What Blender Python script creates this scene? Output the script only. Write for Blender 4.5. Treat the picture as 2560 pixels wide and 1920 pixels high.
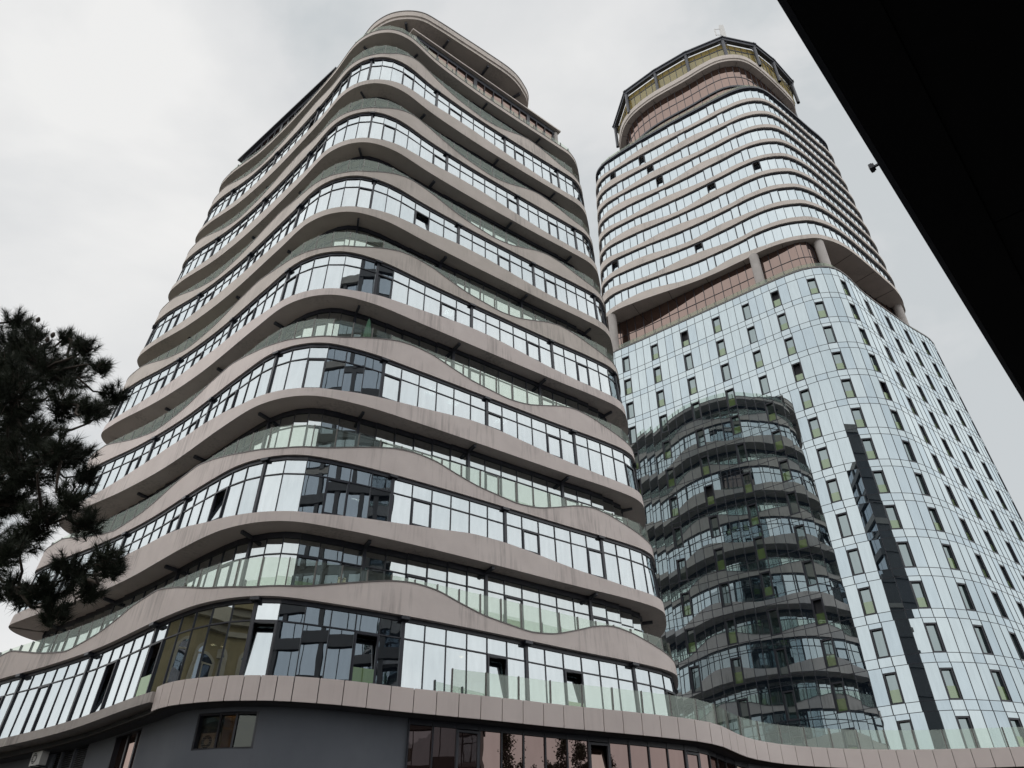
import bpy, bmesh, math, random
import numpy as np
from mathutils import Matrix, Vector

random.seed(11); RNG = np.random.default_rng(11)
SC = bpy.context.scene
for o in list(bpy.data.objects): bpy.data.objects.remove(o)
COL = SC.collection

# ------------------------------------------------------------------ camera
PITCH = 36.3
GROUND = -1.6
cam = bpy.data.cameras.new('camera'); camo = bpy.data.objects.new('camera', cam); COL.objects.link(camo)
cam.sensor_fit = 'HORIZONTAL'; cam.sensor_width = 36.0; cam.lens = 36.0*1922.0/2560.0
cam.clip_start = 0.05; cam.clip_end = 3000
camo.location = (0, 0, 0); camo.rotation_euler = (math.radians(90+PITCH), 0, 0)
SC.camera = camo
_p = math.radians(PITCH)
FW = np.array([0, math.cos(_p), math.sin(_p)]); RT = np.array([1., 0, 0]); UP = np.array([0, -math.sin(_p), math.cos(_p)])
def project(P):
    P = np.asarray(P); a = P@FW
    return 1280+1922*(P@RT)/a, 960-1922*(P@UP)/a, a
def ray(u, v): return FW+RT*(u-1280)/1922-UP*(v-960)/1922

# ------------------------------------------------------------------ sky and sun (overcast)
SUN_DIR = Vector((-0.05, -0.45, 0.90)).normalized()
world = bpy.data.worlds.new('World'); SC.world = world; world.use_nodes = True
nt = world.node_tree; nt.nodes.clear()
def N(t, k, **kw):
    n = t.nodes.new(k)
    for a, b in kw.items(): setattr(n, a, b)
    return n
def L(t, a, b): t.links.new(a, b)
out = N(nt, 'ShaderNodeOutputWorld'); bg = N(nt, 'ShaderNodeBackground'); L(nt, bg.outputs[0], out.inputs[0])
sky = N(nt, 'ShaderNodeTexSky', sky_type='NISHITA', sun_disc=False)
sky.sun_elevation = math.asin(SUN_DIR.z); sky.sun_rotation = math.atan2(SUN_DIR.x, SUN_DIR.y)
sc_ = N(nt, 'ShaderNodeMixRGB', blend_type='MULTIPLY'); sc_.inputs[0].default_value = 1; sc_.inputs[2].default_value = (.1, .1, .1, 1)
L(nt, sky.outputs[0], sc_.inputs[1])
tc = N(nt, 'ShaderNodeTexCoord'); mp = N(nt, 'ShaderNodeMapping'); mp.inputs['Scale'].default_value = (1.3, 1.3, 2.4); mp.inputs['Location'].default_value = (.35, .1, .2)
L(nt, tc.outputs['Generated'], mp.inputs[0])
nz = N(nt, 'ShaderNodeTexNoise'); nz.inputs['Scale'].default_value = 1.6; nz.inputs['Detail'].default_value = 7; nz.inputs['Roughness'].default_value = .52; nz.inputs['Distortion'].default_value = .35
L(nt, mp.outputs[0], nz.inputs['Vector'])
cr = N(nt, 'ShaderNodeValToRGB'); e = cr.color_ramp.elements
e[0].position = .38; e[0].color = (.68, .715, .73, 1); e[1].position = .66; e[1].color = (1.0, .995, .98, 1)
m_ = e.new(.47); m_.color = (.83, .84, .845, 1)
L(nt, nz.outputs[0], cr.inputs[0])
mx = N(nt, 'ShaderNodeMixRGB'); mx.inputs[0].default_value = .93
L(nt, sc_.outputs[0], mx.inputs[1]); L(nt, cr.outputs[0], mx.inputs[2]); L(nt, mx.outputs[0], bg.inputs[0]); bg.inputs[1].default_value = 0.72
sun = bpy.data.lights.new('sun', 'SUN'); sun.energy = 1.5; sun.angle = math.radians(180)   # thick cloud: the sun is a wide soft glow; sun.color = (1, .96, .9)
suno = bpy.data.objects.new('sun', sun); COL.objects.link(suno); suno.location = (0, 0, 150)
suno.rotation_euler = (-SUN_DIR).to_track_quat('-Z', 'Y').to_euler()
SC.view_settings.view_transform = 'Standard'; SC.view_settings.look = 'None'
SC.view_settings.exposure = 0.35; SC.view_settings.gamma = 1; SC.view_settings.use_curve_mapping = False
SC.render.engine = 'CYCLES'
SC.cycles.max_bounces = 10; SC.cycles.transparent_max_bounces = 16; SC.cycles.glossy_bounces = 5; SC.cycles.diffuse_bounces = 3

# ------------------------------------------------------------------ materials
MATS = {}
def newmat(name):
    m = bpy.data.materials.new(name); m.use_nodes = True; t = m.node_tree; t.nodes.clear()
    o = N(t, 'ShaderNodeOutputMaterial'); MATS[name] = m
    return m, t, o
def surface(name, c1, c2, rough=.8, scale=1.2, streak=0., bump=.0, bscale=30., metallic=0., streak_col=(.09, .08, .075)):
    m, t, o = newmat(name)
    b = N(t, 'ShaderNodeBsdfPrincipled'); L(t, b.outputs[0], o.inputs[0])
    b.inputs['Roughness'].default_value = rough; b.inputs['Metallic'].default_value = metallic
    g = N(t, 'ShaderNodeNewGeometry')
    n1 = N(t, 'ShaderNodeTexNoise'); n1.inputs['Scale'].default_value = scale; n1.inputs['Detail'].default_value = 6; n1.inputs['Roughness'].default_value = .6
    L(t, g.outputs['Position'], n1.inputs['Vector'])
    r = N(t, 'ShaderNodeMapRange'); r.inputs[1].default_value = .3; r.inputs[2].default_value = .7; L(t, n1.outputs[0], r.inputs[0])
    mix = N(t, 'ShaderNodeMixRGB'); mix.inputs[1].default_value = (*c1, 1); mix.inputs[2].default_value = (*c2, 1); L(t, r.outputs[0], mix.inputs[0])
    colo = mix.outputs[0]
    if streak:
        mp = N(t, 'ShaderNodeMapping'); mp.inputs['Scale'].default_value = (2.6, 2.6, .13); L(t, g.outputs['Position'], mp.inputs[0])
        n2 = N(t, 'ShaderNodeTexNoise'); n2.inputs['Scale'].default_value = 2.2; n2.inputs['Detail'].default_value = 5; n2.inputs['Roughness'].default_value = .65; L(t, mp.outputs[0], n2.inputs['Vector'])
        n3 = N(t, 'ShaderNodeTexNoise'); n3.inputs['Scale'].default_value = .33; n3.inputs['Detail'].default_value = 2; L(t, g.outputs['Position'], n3.inputs['Vector'])
        mu = N(t, 'ShaderNodeMath', operation='MULTIPLY'); L(t, n2.outputs[0], mu.inputs[0]); L(t, n3.outputs[0], mu.inputs[1])
        r2 = N(t, 'ShaderNodeMapRange'); r2.inputs[1].default_value = .27; r2.inputs[2].default_value = .44; r2.inputs[4].default_value = streak; L(t, mu.outputs[0], r2.inputs[0])
        mx2 = N(t, 'ShaderNodeMixRGB'); mx2.inputs[2].default_value = (*streak_col, 1); L(t, r2.outputs[0], mx2.inputs[0]); L(t, colo, mx2.inputs[1]); colo = mx2.outputs[0]
    L(t, colo, b.inputs['Base Color'])
    if bump:
        n4 = N(t, 'ShaderNodeTexNoise'); n4.inputs['Scale'].default_value = bscale; n4.inputs['Detail'].default_value = 4; L(t, g.outputs['Position'], n4.inputs['Vector'])
        bp = N(t, 'ShaderNodeBump'); bp.inputs['Strength'].default_value = bump; bp.inputs['Distance'].default_value = .02; L(t, n4.outputs[0], bp.inputs['Height']); L(t, bp.outputs[0], b.inputs['Normal'])
    return m
def glass(name, tint, inner, refl, see=0., wave=.002, wscale=.9, rough=.008, dirt=.10):
    """solar-control glass: a tinted mirror coat over a dark, partly see-through body"""
    m, t, o = newmat(name)
    gl = N(t, 'ShaderNodeBsdfGlossy'); gl.inputs['Color'].default_value = (*tint, 1); gl.inputs['Roughness'].default_value = rough
    g = N(t, 'ShaderNodeNewGeometry')
    n1 = N(t, 'ShaderNodeTexNoise'); n1.inputs['Scale'].default_value = wscale; n1.inputs['Detail'].default_value = 1.5; L(t, g.outputs['Position'], n1.inputs['Vector'])
    b = N(t, 'ShaderNodeBump'); b.inputs['Strength'].default_value = 1; b.inputs['Distance'].default_value = wave; L(t, n1.outputs[0], b.inputs['Height']); L(t, b.outputs[0], gl.inputs['Normal'])
    df = N(t, 'ShaderNodeBsdfDiffuse'); df.inputs['Color'].default_value = (*inner, 1)
    body = df.outputs[0]
    if see:
        tr = N(t, 'ShaderNodeBsdfTransparent'); tr.inputs['Color'].default_value = (.55, .6, .6, 1)
        ms = N(t, 'ShaderNodeMixShader'); ms.inputs[0].default_value = see; L(t, df.outputs[0], ms.inputs[1]); L(t, tr.outputs[0], ms.inputs[2]); body = ms.outputs[0]
    fr = N(t, 'ShaderNodeLayerWeight'); fr.inputs['Blend'].default_value = .35
    # rain dirt slightly dulls the coat
    mp = N(t, 'ShaderNodeMapping'); mp.inputs['Scale'].default_value = (3, 3, .5); L(t, g.outputs['Position'], mp.inputs[0])
    n2 = N(t, 'ShaderNodeTexNoise'); n2.inputs['Scale'].default_value = 1.5; n2.inputs['Detail'].default_value = 5; L(t, mp.outputs[0], n2.inputs['Vector'])
    r = N(t, 'ShaderNodeMapRange'); r.inputs[1].default_value = .3; r.inputs[2].default_value = .75; r.inputs[3].default_value = refl; r.inputs[4].default_value = refl*(1-dirt); L(t, n2.outputs[0], r.inputs[0])
    ml = N(t, 'ShaderNodeMath', operation='MULTIPLY_ADD', use_clamp=True); L(t, fr.outputs['Fresnel'], ml.inputs[0]); ml.inputs[1].default_value = (1-refl)*.8; L(t, r.outputs[0], ml.inputs[2])
    mix = N(t, 'ShaderNodeMixShader'); L(t, ml.outputs[0], mix.inputs[0]); L(t, body, mix.inputs[1]); L(t, gl.outputs[0], mix.inputs[2]); L(t, mix.outputs[0], o.inputs[0])
    return m
def rail_glass(name, tintc=(.90, .93, .885), fr=.055, df_=.035, dcol=(.42, .45, .40)):
    m, t, o = newmat(name)
    tr = N(t, 'ShaderNodeBsdfTransparent'); tr.inputs['Color'].default_value = (*tintc, 1)
    df = N(t, 'ShaderNodeBsdfDiffuse'); df.inputs['Color'].default_value = (*dcol, 1)
    gl = N(t, 'ShaderNodeBsdfGlossy'); gl.inputs['Roughness'].default_value = .02; gl.inputs['Color'].default_value = (.85, .95, .9, 1)
    a = N(t, 'ShaderNodeMixShader'); a.inputs[0].default_value = df_; L(t, tr.outputs[0], a.inputs[1]); L(t, df.outputs[0], a.inputs[2])
    b = N(t, 'ShaderNodeMixShader'); b.inputs[0].default_value = fr; L(t, a.outputs[0], b.inputs[1]); L(t, gl.outputs[0], b.inputs[2]); L(t, b.outputs[0], o.inputs[0])
    return m
def emit(name, c, s):
    m, t, o = newmat(name); e = N(t, 'ShaderNodeEmission'); e.inputs[0].default_value = (*c, 1); e.inputs[1].default_value = s; L(t, e.outputs[0], o.inputs[0]); return m

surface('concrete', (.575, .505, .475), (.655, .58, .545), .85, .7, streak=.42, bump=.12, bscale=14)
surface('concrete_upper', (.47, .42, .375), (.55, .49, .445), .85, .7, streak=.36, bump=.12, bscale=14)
surface('coping', (.10, .09, .085), (.15, .135, .125), .5, 3)
surface('frame', (.014, .015, .022), (.022, .024, .034), .4, 2)
surface('post', (.10, .09, .085), (.16, .145, .135), .45, 3)
surface('cladding', (.59, .51, .48), (.65, .565, .53), .55, .5, streak=.12)
surface('painted_wall', (.105, .115, .135), (.13, .14, .16), .75, .5, streak=.12)
surface('stained_slab', (.36, .32, .30), (.45, .41, .385), .85, 1.2, streak=.65, bump=.15, bscale=10)
surface('core', (.05, .05, .055), (.08, .08, .085), .9, .5)
surface('dark_metal', (.035, .038, .048), (.055, .058, .07), .45, 1.5)
surface('shaded_eave', (.0028, .0028, .0036), (.005, .005, .006), .85, 1.5)  # deep shade under the eave put into a near-black base colour
surface('joint', (.05, .045, .042), (.07, .062, .058), .9, 3)
surface('column', (.36, .33, .31), (.43, .40, .375), .8, 1.0, streak=.25)
surface('paving', (.045, .045, .047), (.075, .075, .075), .9, 1.5, bump=.3, bscale=40)
surface('ochre', (.30, .25, .13), (.38, .31, .17), .85, .8, streak=.25)
surface('ochre_trim', (.44, .40, .30), (.52, .47, .36), .8, .8, streak=.25)
surface('dark_facade', (.03, .032, .038), (.05, .05, .056), .6, .4)
surface('slab_grey', (.20, .19, .18), (.26, .245, .23), .8, .6, streak=.3)
surface('white_metal', (.52, .51, .49), (.62, .61, .59), .5, 2, streak=.2)
surface('grille', (.02, .02, .022), (.03, .03, .032), .6, 3)
surface('bark', (.05, .038, .03), (.09, .07, .055), .9, 6, bump=.5, bscale=25)
surface('needles', (.012, .018, .009), (.026, .036, .015), .7, 2.5)
surface('foliage', (.035, .055, .022), (.06, .09, .03), .6, 1.3)
surface('wood', (.22, .115, .05), (.30, .165, .08), .6, 3)
surface('green_cloth', (.05, .13, .08), (.07, .16, .10), .8, 3)
surface('cream', (.55, .5, .36), (.62, .57, .42), .6, 3)
glass('glass_main', (.88, .945, .965), (.010, .013, .02), .52, see=.55, wave=.0016, wscale=.8)
glass('glass_recess', (.88, .945, .945), (.010, .013, .018), .50, see=.45, wave=.0016, wscale=.8)
glass('glass_tower', (.73, .83, .86), (.010, .016, .022), .53, wave=.0012, wscale=.42)
glass('glass_tower_blue', (.68, .79, .84), (.010, .016, .024), .51, wave=.0012, wscale=.42)  # bluer, darker reflections of some panels put into the tint
glass('glass_upper', (.84, .935, .97), (.010, .014, .02), .54, wave=.0025, wscale=.8)
glass('glass_window', (.66, .78, .79), (.02, .032, .03), .30, wave=.002)
glass('glass_pink', (.60, .455, .40), (.028, .017, .014), .36, wave=.0025, wscale=.6)
glass('glass_dark_pink', (.58, .43, .395), (.02, .012, .011), .27, wave=.0025, wscale=.6)
rail_glass('glass_yellow', (.60, .50, .26), .08, .6, (.30, .24, .10))
glass('glass_dark', (.55, .62, .70), (.01, .012, .016), .45, wave=.004)
rail_glass('rail_glass')
rail_glass('glass_clear', (.70, .64, .58), .045, .03, (.05, .05, .05))
rail_glass('rail_glass_dull', (.78, .81, .73), .06, .07, (.30, .33, .28))
glass('guard_green', (.60, .70, .56), (.12, .18, .07), .24, wave=.001)
emit('lamp_white', (1, .97, .9), 5.0)
emit('lamp_warm', (1, .72, .42), 7.0)

# ------------------------------------------------------------------ object helpers
def tag(o, label=None, cat=None, group=None, kind=None):
    if label: o['label'] = label
    if cat: o['category'] = cat
    if group: o['group'] = group
    if kind: o['kind'] = kind
    return o
def thing(name, loc, label, cat, group=None):
    o = bpy.data.objects.new(name, None); COL.objects.link(o); o.location = loc; o.empty_display_size = .5
    return tag(o, label, cat, group)
def world_of(o):
    m = o.matrix_basis.copy()
    return m if o.parent is None else world_of(o.parent)@m
def link(name, me, parent=None, M=None, kind=None):
    o = bpy.data.objects.new(name, me); COL.objects.link(o)
    M = M if M is not None else Matrix.Identity(4)
    if parent is not None:
        o.parent = parent; M = world_of(parent).inverted()@M
    o.matrix_basis = M
    if kind: o['kind'] = kind
    return o
def mesh(name, v, f, mat, smooth=False):
    me = bpy.data.meshes.new(name); me.from_pydata([tuple(map(float, p)) for p in v], [], [tuple(map(int, q)) for q in f])
    me.materials.append(MATS[mat] if isinstance(mat, str) else mat)
    if smooth: me.polygons.foreach_set('use_smooth', [True]*len(me.polygons))
    me.update(); return me
UB = np.array([(-.5, -.5, -.5), (.5, -.5, -.5), (.5, .5, -.5), (-.5, .5, -.5), (-.5, -.5, .5), (.5, -.5, .5), (.5, .5, .5), (-.5, .5, .5)])
UF = np.array([(0, 3, 2, 1), (4, 5, 6, 7), (0, 1, 5, 4), (1, 2, 6, 5), (2, 3, 7, 6), (3, 0, 4, 7)])
_unit = {}
def unit(mat):
    if mat not in _unit: _unit[mat] = mesh('box_'+mat, UB, UF, mat)
    return _unit[mat]
def box_mesh(name, mats4, mat):
    """many oriented boxes in one mesh"""
    A = np.array(mats4)
    V = np.einsum('nij,kj->nki', A[:, :3, :3], UB)+A[:, None, :3, 3]
    n = len(A); F = (UF[None]+8*np.arange(n)[:, None, None]).reshape(-1, 4)
    me = bpy.data.meshes.new(name); V = V.reshape(-1, 3)
    me.vertices.add(len(V)); me.vertices.foreach_set('co', V.ravel())
    me.loops.add(F.size); me.loops.foreach_set('vertex_index', F.ravel().astype(np.int32))
    me.polygons.add(len(F)); me.polygons.foreach_set('loop_start', (np.arange(len(F))*4).astype(np.int32)); me.polygons.foreach_set('loop_total', np.full(len(F), 4, np.int32))
    me.materials.append(MATS[mat]); me.update(calc_edges=True); me.validate(); me.shade_flat(); return me
def frame4(c, x, y, z, w, d, h):
    M = np.eye(4); M[:3, 0] = np.asarray(x)*w; M[:3, 1] = np.asarray(y)*d; M[:3, 2] = np.asarray(z)*h; M[:3, 3] = c; return M
def tomat(M): return Matrix([list(r) for r in M])
def norm(v): v = np.asarray(v, float); return v/np.linalg.norm(v)
def tilt(M, a, b):
    """turn a box a little about its own x and z axes (uneven setting of panes)"""
    x = M[:3, 0].copy(); y = M[:3, 1].copy(); z = M[:3, 2].copy(); w, d, h = (np.linalg.norm(q) for q in (x, y, z)); x /= w; y /= d; z /= h
    z2 = norm(z+y*a); y2 = norm(y-z*a); x2 = norm(x+y2*b); y2 = norm(np.cross(z2, x2))
    M[:3, 0] = x2*w; M[:3, 1] = y2*d; M[:3, 2] = z2*h; return M

REG = {}
def piece(parent, name, mat, M, front=True):
    REG.setdefault((parent, name, mat), []).append((M, front))
def flush(limit=300):
    """the pieces that show largest become parts of their own, the rest one joined part"""
    by = {}
    for (parent, name, mat), lst in REG.items():
        for M, fr in lst:
            c = M[:3, 3]; u, v, a = project(c)
            w = np.linalg.norm(M[:3, 0]); h = np.linalg.norm(M[:3, 2])
            ok = a > .5 and -60 < u < 2620 and -60 < v < 1980 and fr
            y = M[:3, 1]/np.linalg.norm(M[:3, 1]); facing = abs(np.dot(y, c/np.linalg.norm(c)))
            by.setdefault((parent, name), []).append((math.sqrt(w*h)/max(a, 1)*math.sqrt(facing+.02) if ok else 0., mat, M))
    for (parent, name), lst in by.items():
        lst.sort(key=lambda q: -q[0]); rest = {}
        for i, (s, mat, M) in enumerate(lst):
            if i < limit and s > 0: link(name, unit(mat), parent, tomat(M))
            else: rest.setdefault(mat, []).append(M)
        for mat, Ms in rest.items():
            link(name+'_field', box_mesh(name+'_field', Ms, mat), parent, kind='stuff')

# ------------------------------------------------------------------ plans: closed curves that change a little with height
def catmull(C, n=900):
    C = np.asarray(C, float); m = len(C); t = np.linspace(0, m, n, endpoint=False); i = t.astype(int); f = (t-i)[:, None]
    p0, p1, p2, p3 = C[(i-1) % m], C[i % m], C[(i+1) % m], C[(i+2) % m]
    return .5*((2*p1)+(-p0+p2)*f+(2*p0-5*p1+4*p2-p3)*f**2+(-p0+3*p1-3*p2+p3)*f**3)
def smooth(P, it):
    for _ in range(it): P = .25*np.roll(P, 1, 0)+.5*P+.25*np.roll(P, -1, 0)
    return P
class Plan:
    def __init__(s, lo, zl, hi, zh, apex, sm=25):
        s.lo = smooth(catmull(lo), sm); s.hi = smooth(catmull(hi), sm); s.zl, s.zh = zl, zh; n = len(s.lo)
        seg = np.linalg.norm(np.roll(s.lo, -1, 0)-s.lo, axis=1); s.cum = np.r_[0, np.cumsum(seg)]; s.len = s.cum[-1]
        s.s0 = s.cum[int(apex/len(lo)*n)]; s.n = n
    def xy(s, sv, z, off=0.):
        sv = np.atleast_1d(np.asarray(sv, float)); z = np.broadcast_to(np.asarray(z, float), sv.shape); off = np.broadcast_to(np.asarray(off, float), sv.shape)
        q = np.mod(sv+s.s0, s.len); idx = np.interp(q, s.cum, np.arange(s.n+1)); i = idx.astype(int); f = (idx-i)[:, None]
        def at(i):
            w = ((z-s.zl)/(s.zh-s.zl))[:, None]; i = i % s.n
            return s.lo[i]*(1-w)+s.hi[i]*w
        a, b = at(i), at(i+1); p = a+(b-a)*f; tg = at(i+4)-at(i-4); tg /= np.linalg.norm(tg, axis=1)[:, None]
        return p+np.stack([tg[:, 1], -tg[:, 0]], 1)*off[:, None]
    def p3(s, sv, z, off=0.):
        sv = np.atleast_1d(sv); zz = np.broadcast_to(np.asarray(z, float), sv.shape)
        return np.c_[s.xy(sv, zz, off), zz]
    def loop(s, n): return np.linspace(-s.len/2, s.len/2, n, endpoint=False)
def cell(plan, s0, s1, z0, z1, off, thick, gap=0.):
    zm = .5*(z0+z1); a = plan.p3([s0], zm, off)[0]; b = plan.p3([s1], zm, off)[0]
    c0 = plan.p3([.5*(s0+s1)], z0, off)[0]; c1 = plan.p3([.5*(s0+s1)], z1, off)[0]
    x = norm(b-a); z = norm(c1-c0); z = norm(z-x*np.dot(z, x)); y = np.cross(z, x)
    return frame4(.5*(a+b), x, y, z, np.linalg.norm(b-a)-gap, thick, z1-z0-gap)
def bar(plan, s, z0, z1, off, w, d):
    return cell(plan, s-w/2, s+w/2, z0, z1, off, d)
def sweep(name, plan, prof, mat, n=420, smooth_=True, s_range=None):
    """prof: list of (offset, z) or functions of s; closed cross-section swept along the plan"""
    closed = s_range is None
    S = plan.loop(n) if closed else np.linspace(s_range[0], s_range[1], n)
    rings = []
    for o_, z_ in prof:
        o = o_(S) if callable(o_) else np.full(len(S), float(o_)); z = z_(S) if callable(z_) else np.full(len(S), float(z_))
        rings.append(np.c_[plan.xy(S, z, o), z])
    V = np.concatenate(rings); m = len(prof); k = len(S); F = []
    J = range(k) if closed else range(k-1)
    for r in range(m):
        r2 = (r+1) % m
        for j in J:
            j2 = (j+1) % k; F.append((r*k+j, r*k+j2, r2*k+j2, r2*k+j))
    if not closed:
        F.append([r*k for r in range(m)]); F.append([r*k+k-1 for r in range(m)][::-1])
    me = mesh(name, V, F, mat)
    bm = bmesh.new(); bm.from_mesh(me); bmesh.ops.recalc_face_normals(bm, faces=bm.faces); bm.to_mesh(me); bm.free()
    if smooth_:
        me.polygons.foreach_set('use_smooth', [True]*len(me.polygons))
        me.set_sharp_from_angle(angle=math.radians(35))
    return me
def cap(name, plan, z, off, mat, n=200):
    P = plan.p3(plan.loop(n), z, off); return mesh(name, P, [list(range(n))], mat)

def profile(keys, mean, amp, wl):
    k = np.array(keys); 
    def f(s):
        s = np.asarray(s, float); sd = np.linspace(-60, 60, 2401)
        base = mean+amp*np.sin(2*math.pi*sd/wl); v = np.interp(sd, k[:, 0], k[:, 1])
        w = np.clip(np.minimum(sd-(k[0, 0]-3), (k[-1, 0]+3)-sd)/3, 0, 1); v = v*w+base*(1-w)
        ker = np.exp(-np.linspace(-2.2, 2.2, 41)**2); ker /= ker.sum(); v = np.convolve(np.pad(v, 20, 'edge'), ker, 'valid')
        return np.interp(s, sd, v)
    return f
A_PROF = profile([(-26, 4.9), (-23, 5.25), (-19.5, 4.5), (-16.6, 4.08), (-13.5, 4.5), (-10.5, 5.2), (-8, 5.38), (-6, 4.98), (-3.3, 4.28), (-.8, 3.98), (1.3, 4.12), (3.2, 4.6), (5.3, 5.12), (6.5, 5.25), (7.8, 5.12), (9, 4.72), (10.4, 4.34), (13.1, 4.02), (14.6, 4.2), (16.1, 4.7), (17.3, 5.14), (18.5, 5.36), (19.9, 5.18), (22.9, 4.4), (26, 4.1)], 4.7, .6, 12.5)
B_PROF = profile([(-26, .6), (-22, .75), (-17, 1.5), (-13.5, 1.8), (-9.6, 1.66), (-7, 1.3), (-4.5, .78), (-2.2, .57), (-.4, .5), (1.2, .54), (2.7, .7), (5, .9), (7.5, 1.15), (9.7, 1.44), (11.7, 1.44), (13.2, 1.32), (16.3, 1.0), (19.5, .76), (22, .72), (25, .8)], 1.1, .5, 12.5)

# ================================================================== ground
g = mesh('ground', [(-400, -400, GROUND), (400, -400, GROUND), (400, 400, GROUND), (-400, 400, GROUND)], [(0, 1, 2, 3)], 'paving')
tag(link('ground', g), kind='structure')

# ================================================================== LEFT TOWER
TL = Plan([(-27.5, 52.8), (-30.6, 50), (-31.2, 47.4), (-29.4, 45.7), (-25, 42.8), (-20.8, 39.6), (-16.1, 35.3), (-13.3, 33.2), (-10.6, 32.5), (-8.0, 33.4), (-5.1, 34.95), (-1.6, 37.1), (3.3, 40.3), (6.5, 42.3), (8.6, 44.0), (9.3, 45.8), (9.5, 48.6), (8.4, 53), (1.5, 58.5), (-13, 60)], 16.,
          [(-25, 55), (-27.9, 52), (-28.5, 49.3), (-26.9, 47.2), (-23.2, 44.5), (-19.3, 41.0), (-15.2, 36.9), (-12.6, 34.0), (-10.4, 33.0), (-8.4, 33.5), (-6.1, 35.8), (-2.7, 38.7), (1.5, 41.9), (3.9, 43.7), (5.5, 45.0), (6.25, 46.7), (6.5, 49.4), (5.4, 54), (-.5, 58.5), (-13, 60)], 59.2, 8)
lt = thing('office_tower', (-10, 44, GROUND), 'left tower with wavy beige concrete balcony bands and mirrored windows', 'tower')
def zb(k): return 8.8+7.2*k
def REC(s): return np.interp(s, [-27, -22, -14, -4, 0, 4, 10, 19, 24, 30], [2.2, 1.9, 1.2, 1.25, 1.2, 1.3, .95, .95, 1.6, 1.6])
def shifted(f, k):
    return lambda s: f(np.asarray(s)+.42*k*np.clip((np.asarray(s)-1)/4, 0, 1))
def b_shifted(k):      # the sills wave less towards the top of the left face
    f = shifted(B_PROF, k)
    return lambda s: .55+(f(s)-.55)*(1-.085*max(k, 0)*np.clip((-np.asarray(s)-3)/5, 0, 1))
FRONT = (-29, 27)
def fr(s): return FRONT[0] < s < FRONT[1]
CW = 1.13
def cells(plan):
    n = int(round(plan.len/CW)); e = np.linspace(-plan.len/2, plan.len/2, n+1); return e
EL = cells(TL); NL = len(EL)-1
def glazing(parent, plan, edges, z0, z1, ztr, offf, gmat, kfloor, head=.16, colevery=6, colphase=0, casement=None, ring='window_frame'):
    bars = []; jit = .0028
    for j in range(len(edges)-1):
        s0, s1 = edges[j], edges[j+1]; off = float(offf(.5*(s0+s1))); o0 = float(offf(s0))
        f_ = fr(.5*(s0+s1)); cs = casement(j, .5*(s0+s1)) if casement else None
        M = cell(plan, s0, s1, ztr+.03, z1-head, off, .03, .03)
        piece(parent, 'pane', gmat, tilt(M, RNG.normal(0, jit), RNG.normal(0, jit)), f_)
        M = cell(plan, s0, s1, z0, ztr-.03, off, .03, .03)
        if cs is None: piece(parent, 'pane', gmat, tilt(M, RNG.normal(0, jit), RNG.normal(0, jit)), f_)
        else: casement_at(parent, plan, s0, s1, z0 if cs[1] is None else cs[1], ztr-.03, off, gmat, cs[0], f_)
        thick = (j+colphase) % colevery == 0
        bars.append(bar(plan, s0, z0, z1, o0+.01, .16 if thick else .045, .18 if thick else .10))
        bars.append(cell(plan, s0, s1, ztr-.03, ztr+.03, off+.01, .09))
        bars.append(cell(plan, s0, s1, z1-head, z1, off+.015, .12))
    link(ring, box_mesh(ring, bars, 'frame'), parent)
_ring = {}
def ring_mesh(w, h, t, d, mat):
    k = (round(w, 2), round(h, 2), t, d, mat)
    if k not in _ring:
        bs = [frame4((0, 0, h/2-t/2), (1, 0, 0), (0, 1, 0), (0, 0, 1), w, d, t), frame4((0, 0, -h/2+t/2), (1, 0, 0), (0, 1, 0), (0, 0, 1), w, d, t),
              frame4((-w/2+t/2, 0, 0), (1, 0, 0), (0, 1, 0), (0, 0, 1), t, d*.98, h-2*t), frame4((w/2-t/2, 0, 0), (1, 0, 0), (0, 1, 0), (0, 0, 1), t, d*.98, h-2*t)]
        _ring[k] = box_mesh('ring', bs, mat)
    return _ring[k]
def casement_at(parent, plan, s0, s1, z0, z1, off, gmat, openang, show):
    M = cell(plan, s0, s1, z0, z1, off+.03, 1.0); w = np.linalg.norm(M[:3, 0]); h = np.linalg.norm(M[:3, 2]); R = M.copy()
    for a in range(3): R[:3, a] /= np.linalg.norm(R[:3, a])
    if not show:
        piece(parent, 'pane', gmat, cell(plan, s0, s1, z0, z1, off, .03, .03), False); return
    win = link('casement_window', ring_mesh(w, h, .085, .14, 'frame'), parent, tomat(R))
    G = R.copy(); pw, ph = w-.18, h-.18
    if openang:
        a = openang; z = R[:3, 2]; y = R[:3, 1]; z2 = z*math.cos(a)+y*math.sin(a); y2 = y*math.cos(a)-z*math.sin(a)
        base = R[:3, 3]-z*ph/2; c = base+z2*ph/2
    else: z2, y2, c = R[:3, 2], R[:3, 1], R[:3, 3]+R[:3, 1]*.02
    link('pane', unit(gmat), win, tomat(frame4(c, R[:3, 0], y2, z2, pw, .03, ph)))
    if h > 2.0 and RNG.random() < .45:      # tinted safety sheet in the lower part of a tall casement
        gh = h*.38; link('guard_panel', unit('guard_green'), win, tomat(frame4(R[:3, 3]-R[:3, 2]*(h/2-.1-gh/2)-R[:3, 1]*.045, R[:3, 0], R[:3, 1], R[:3, 2], pw, .02, gh)))

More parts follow.
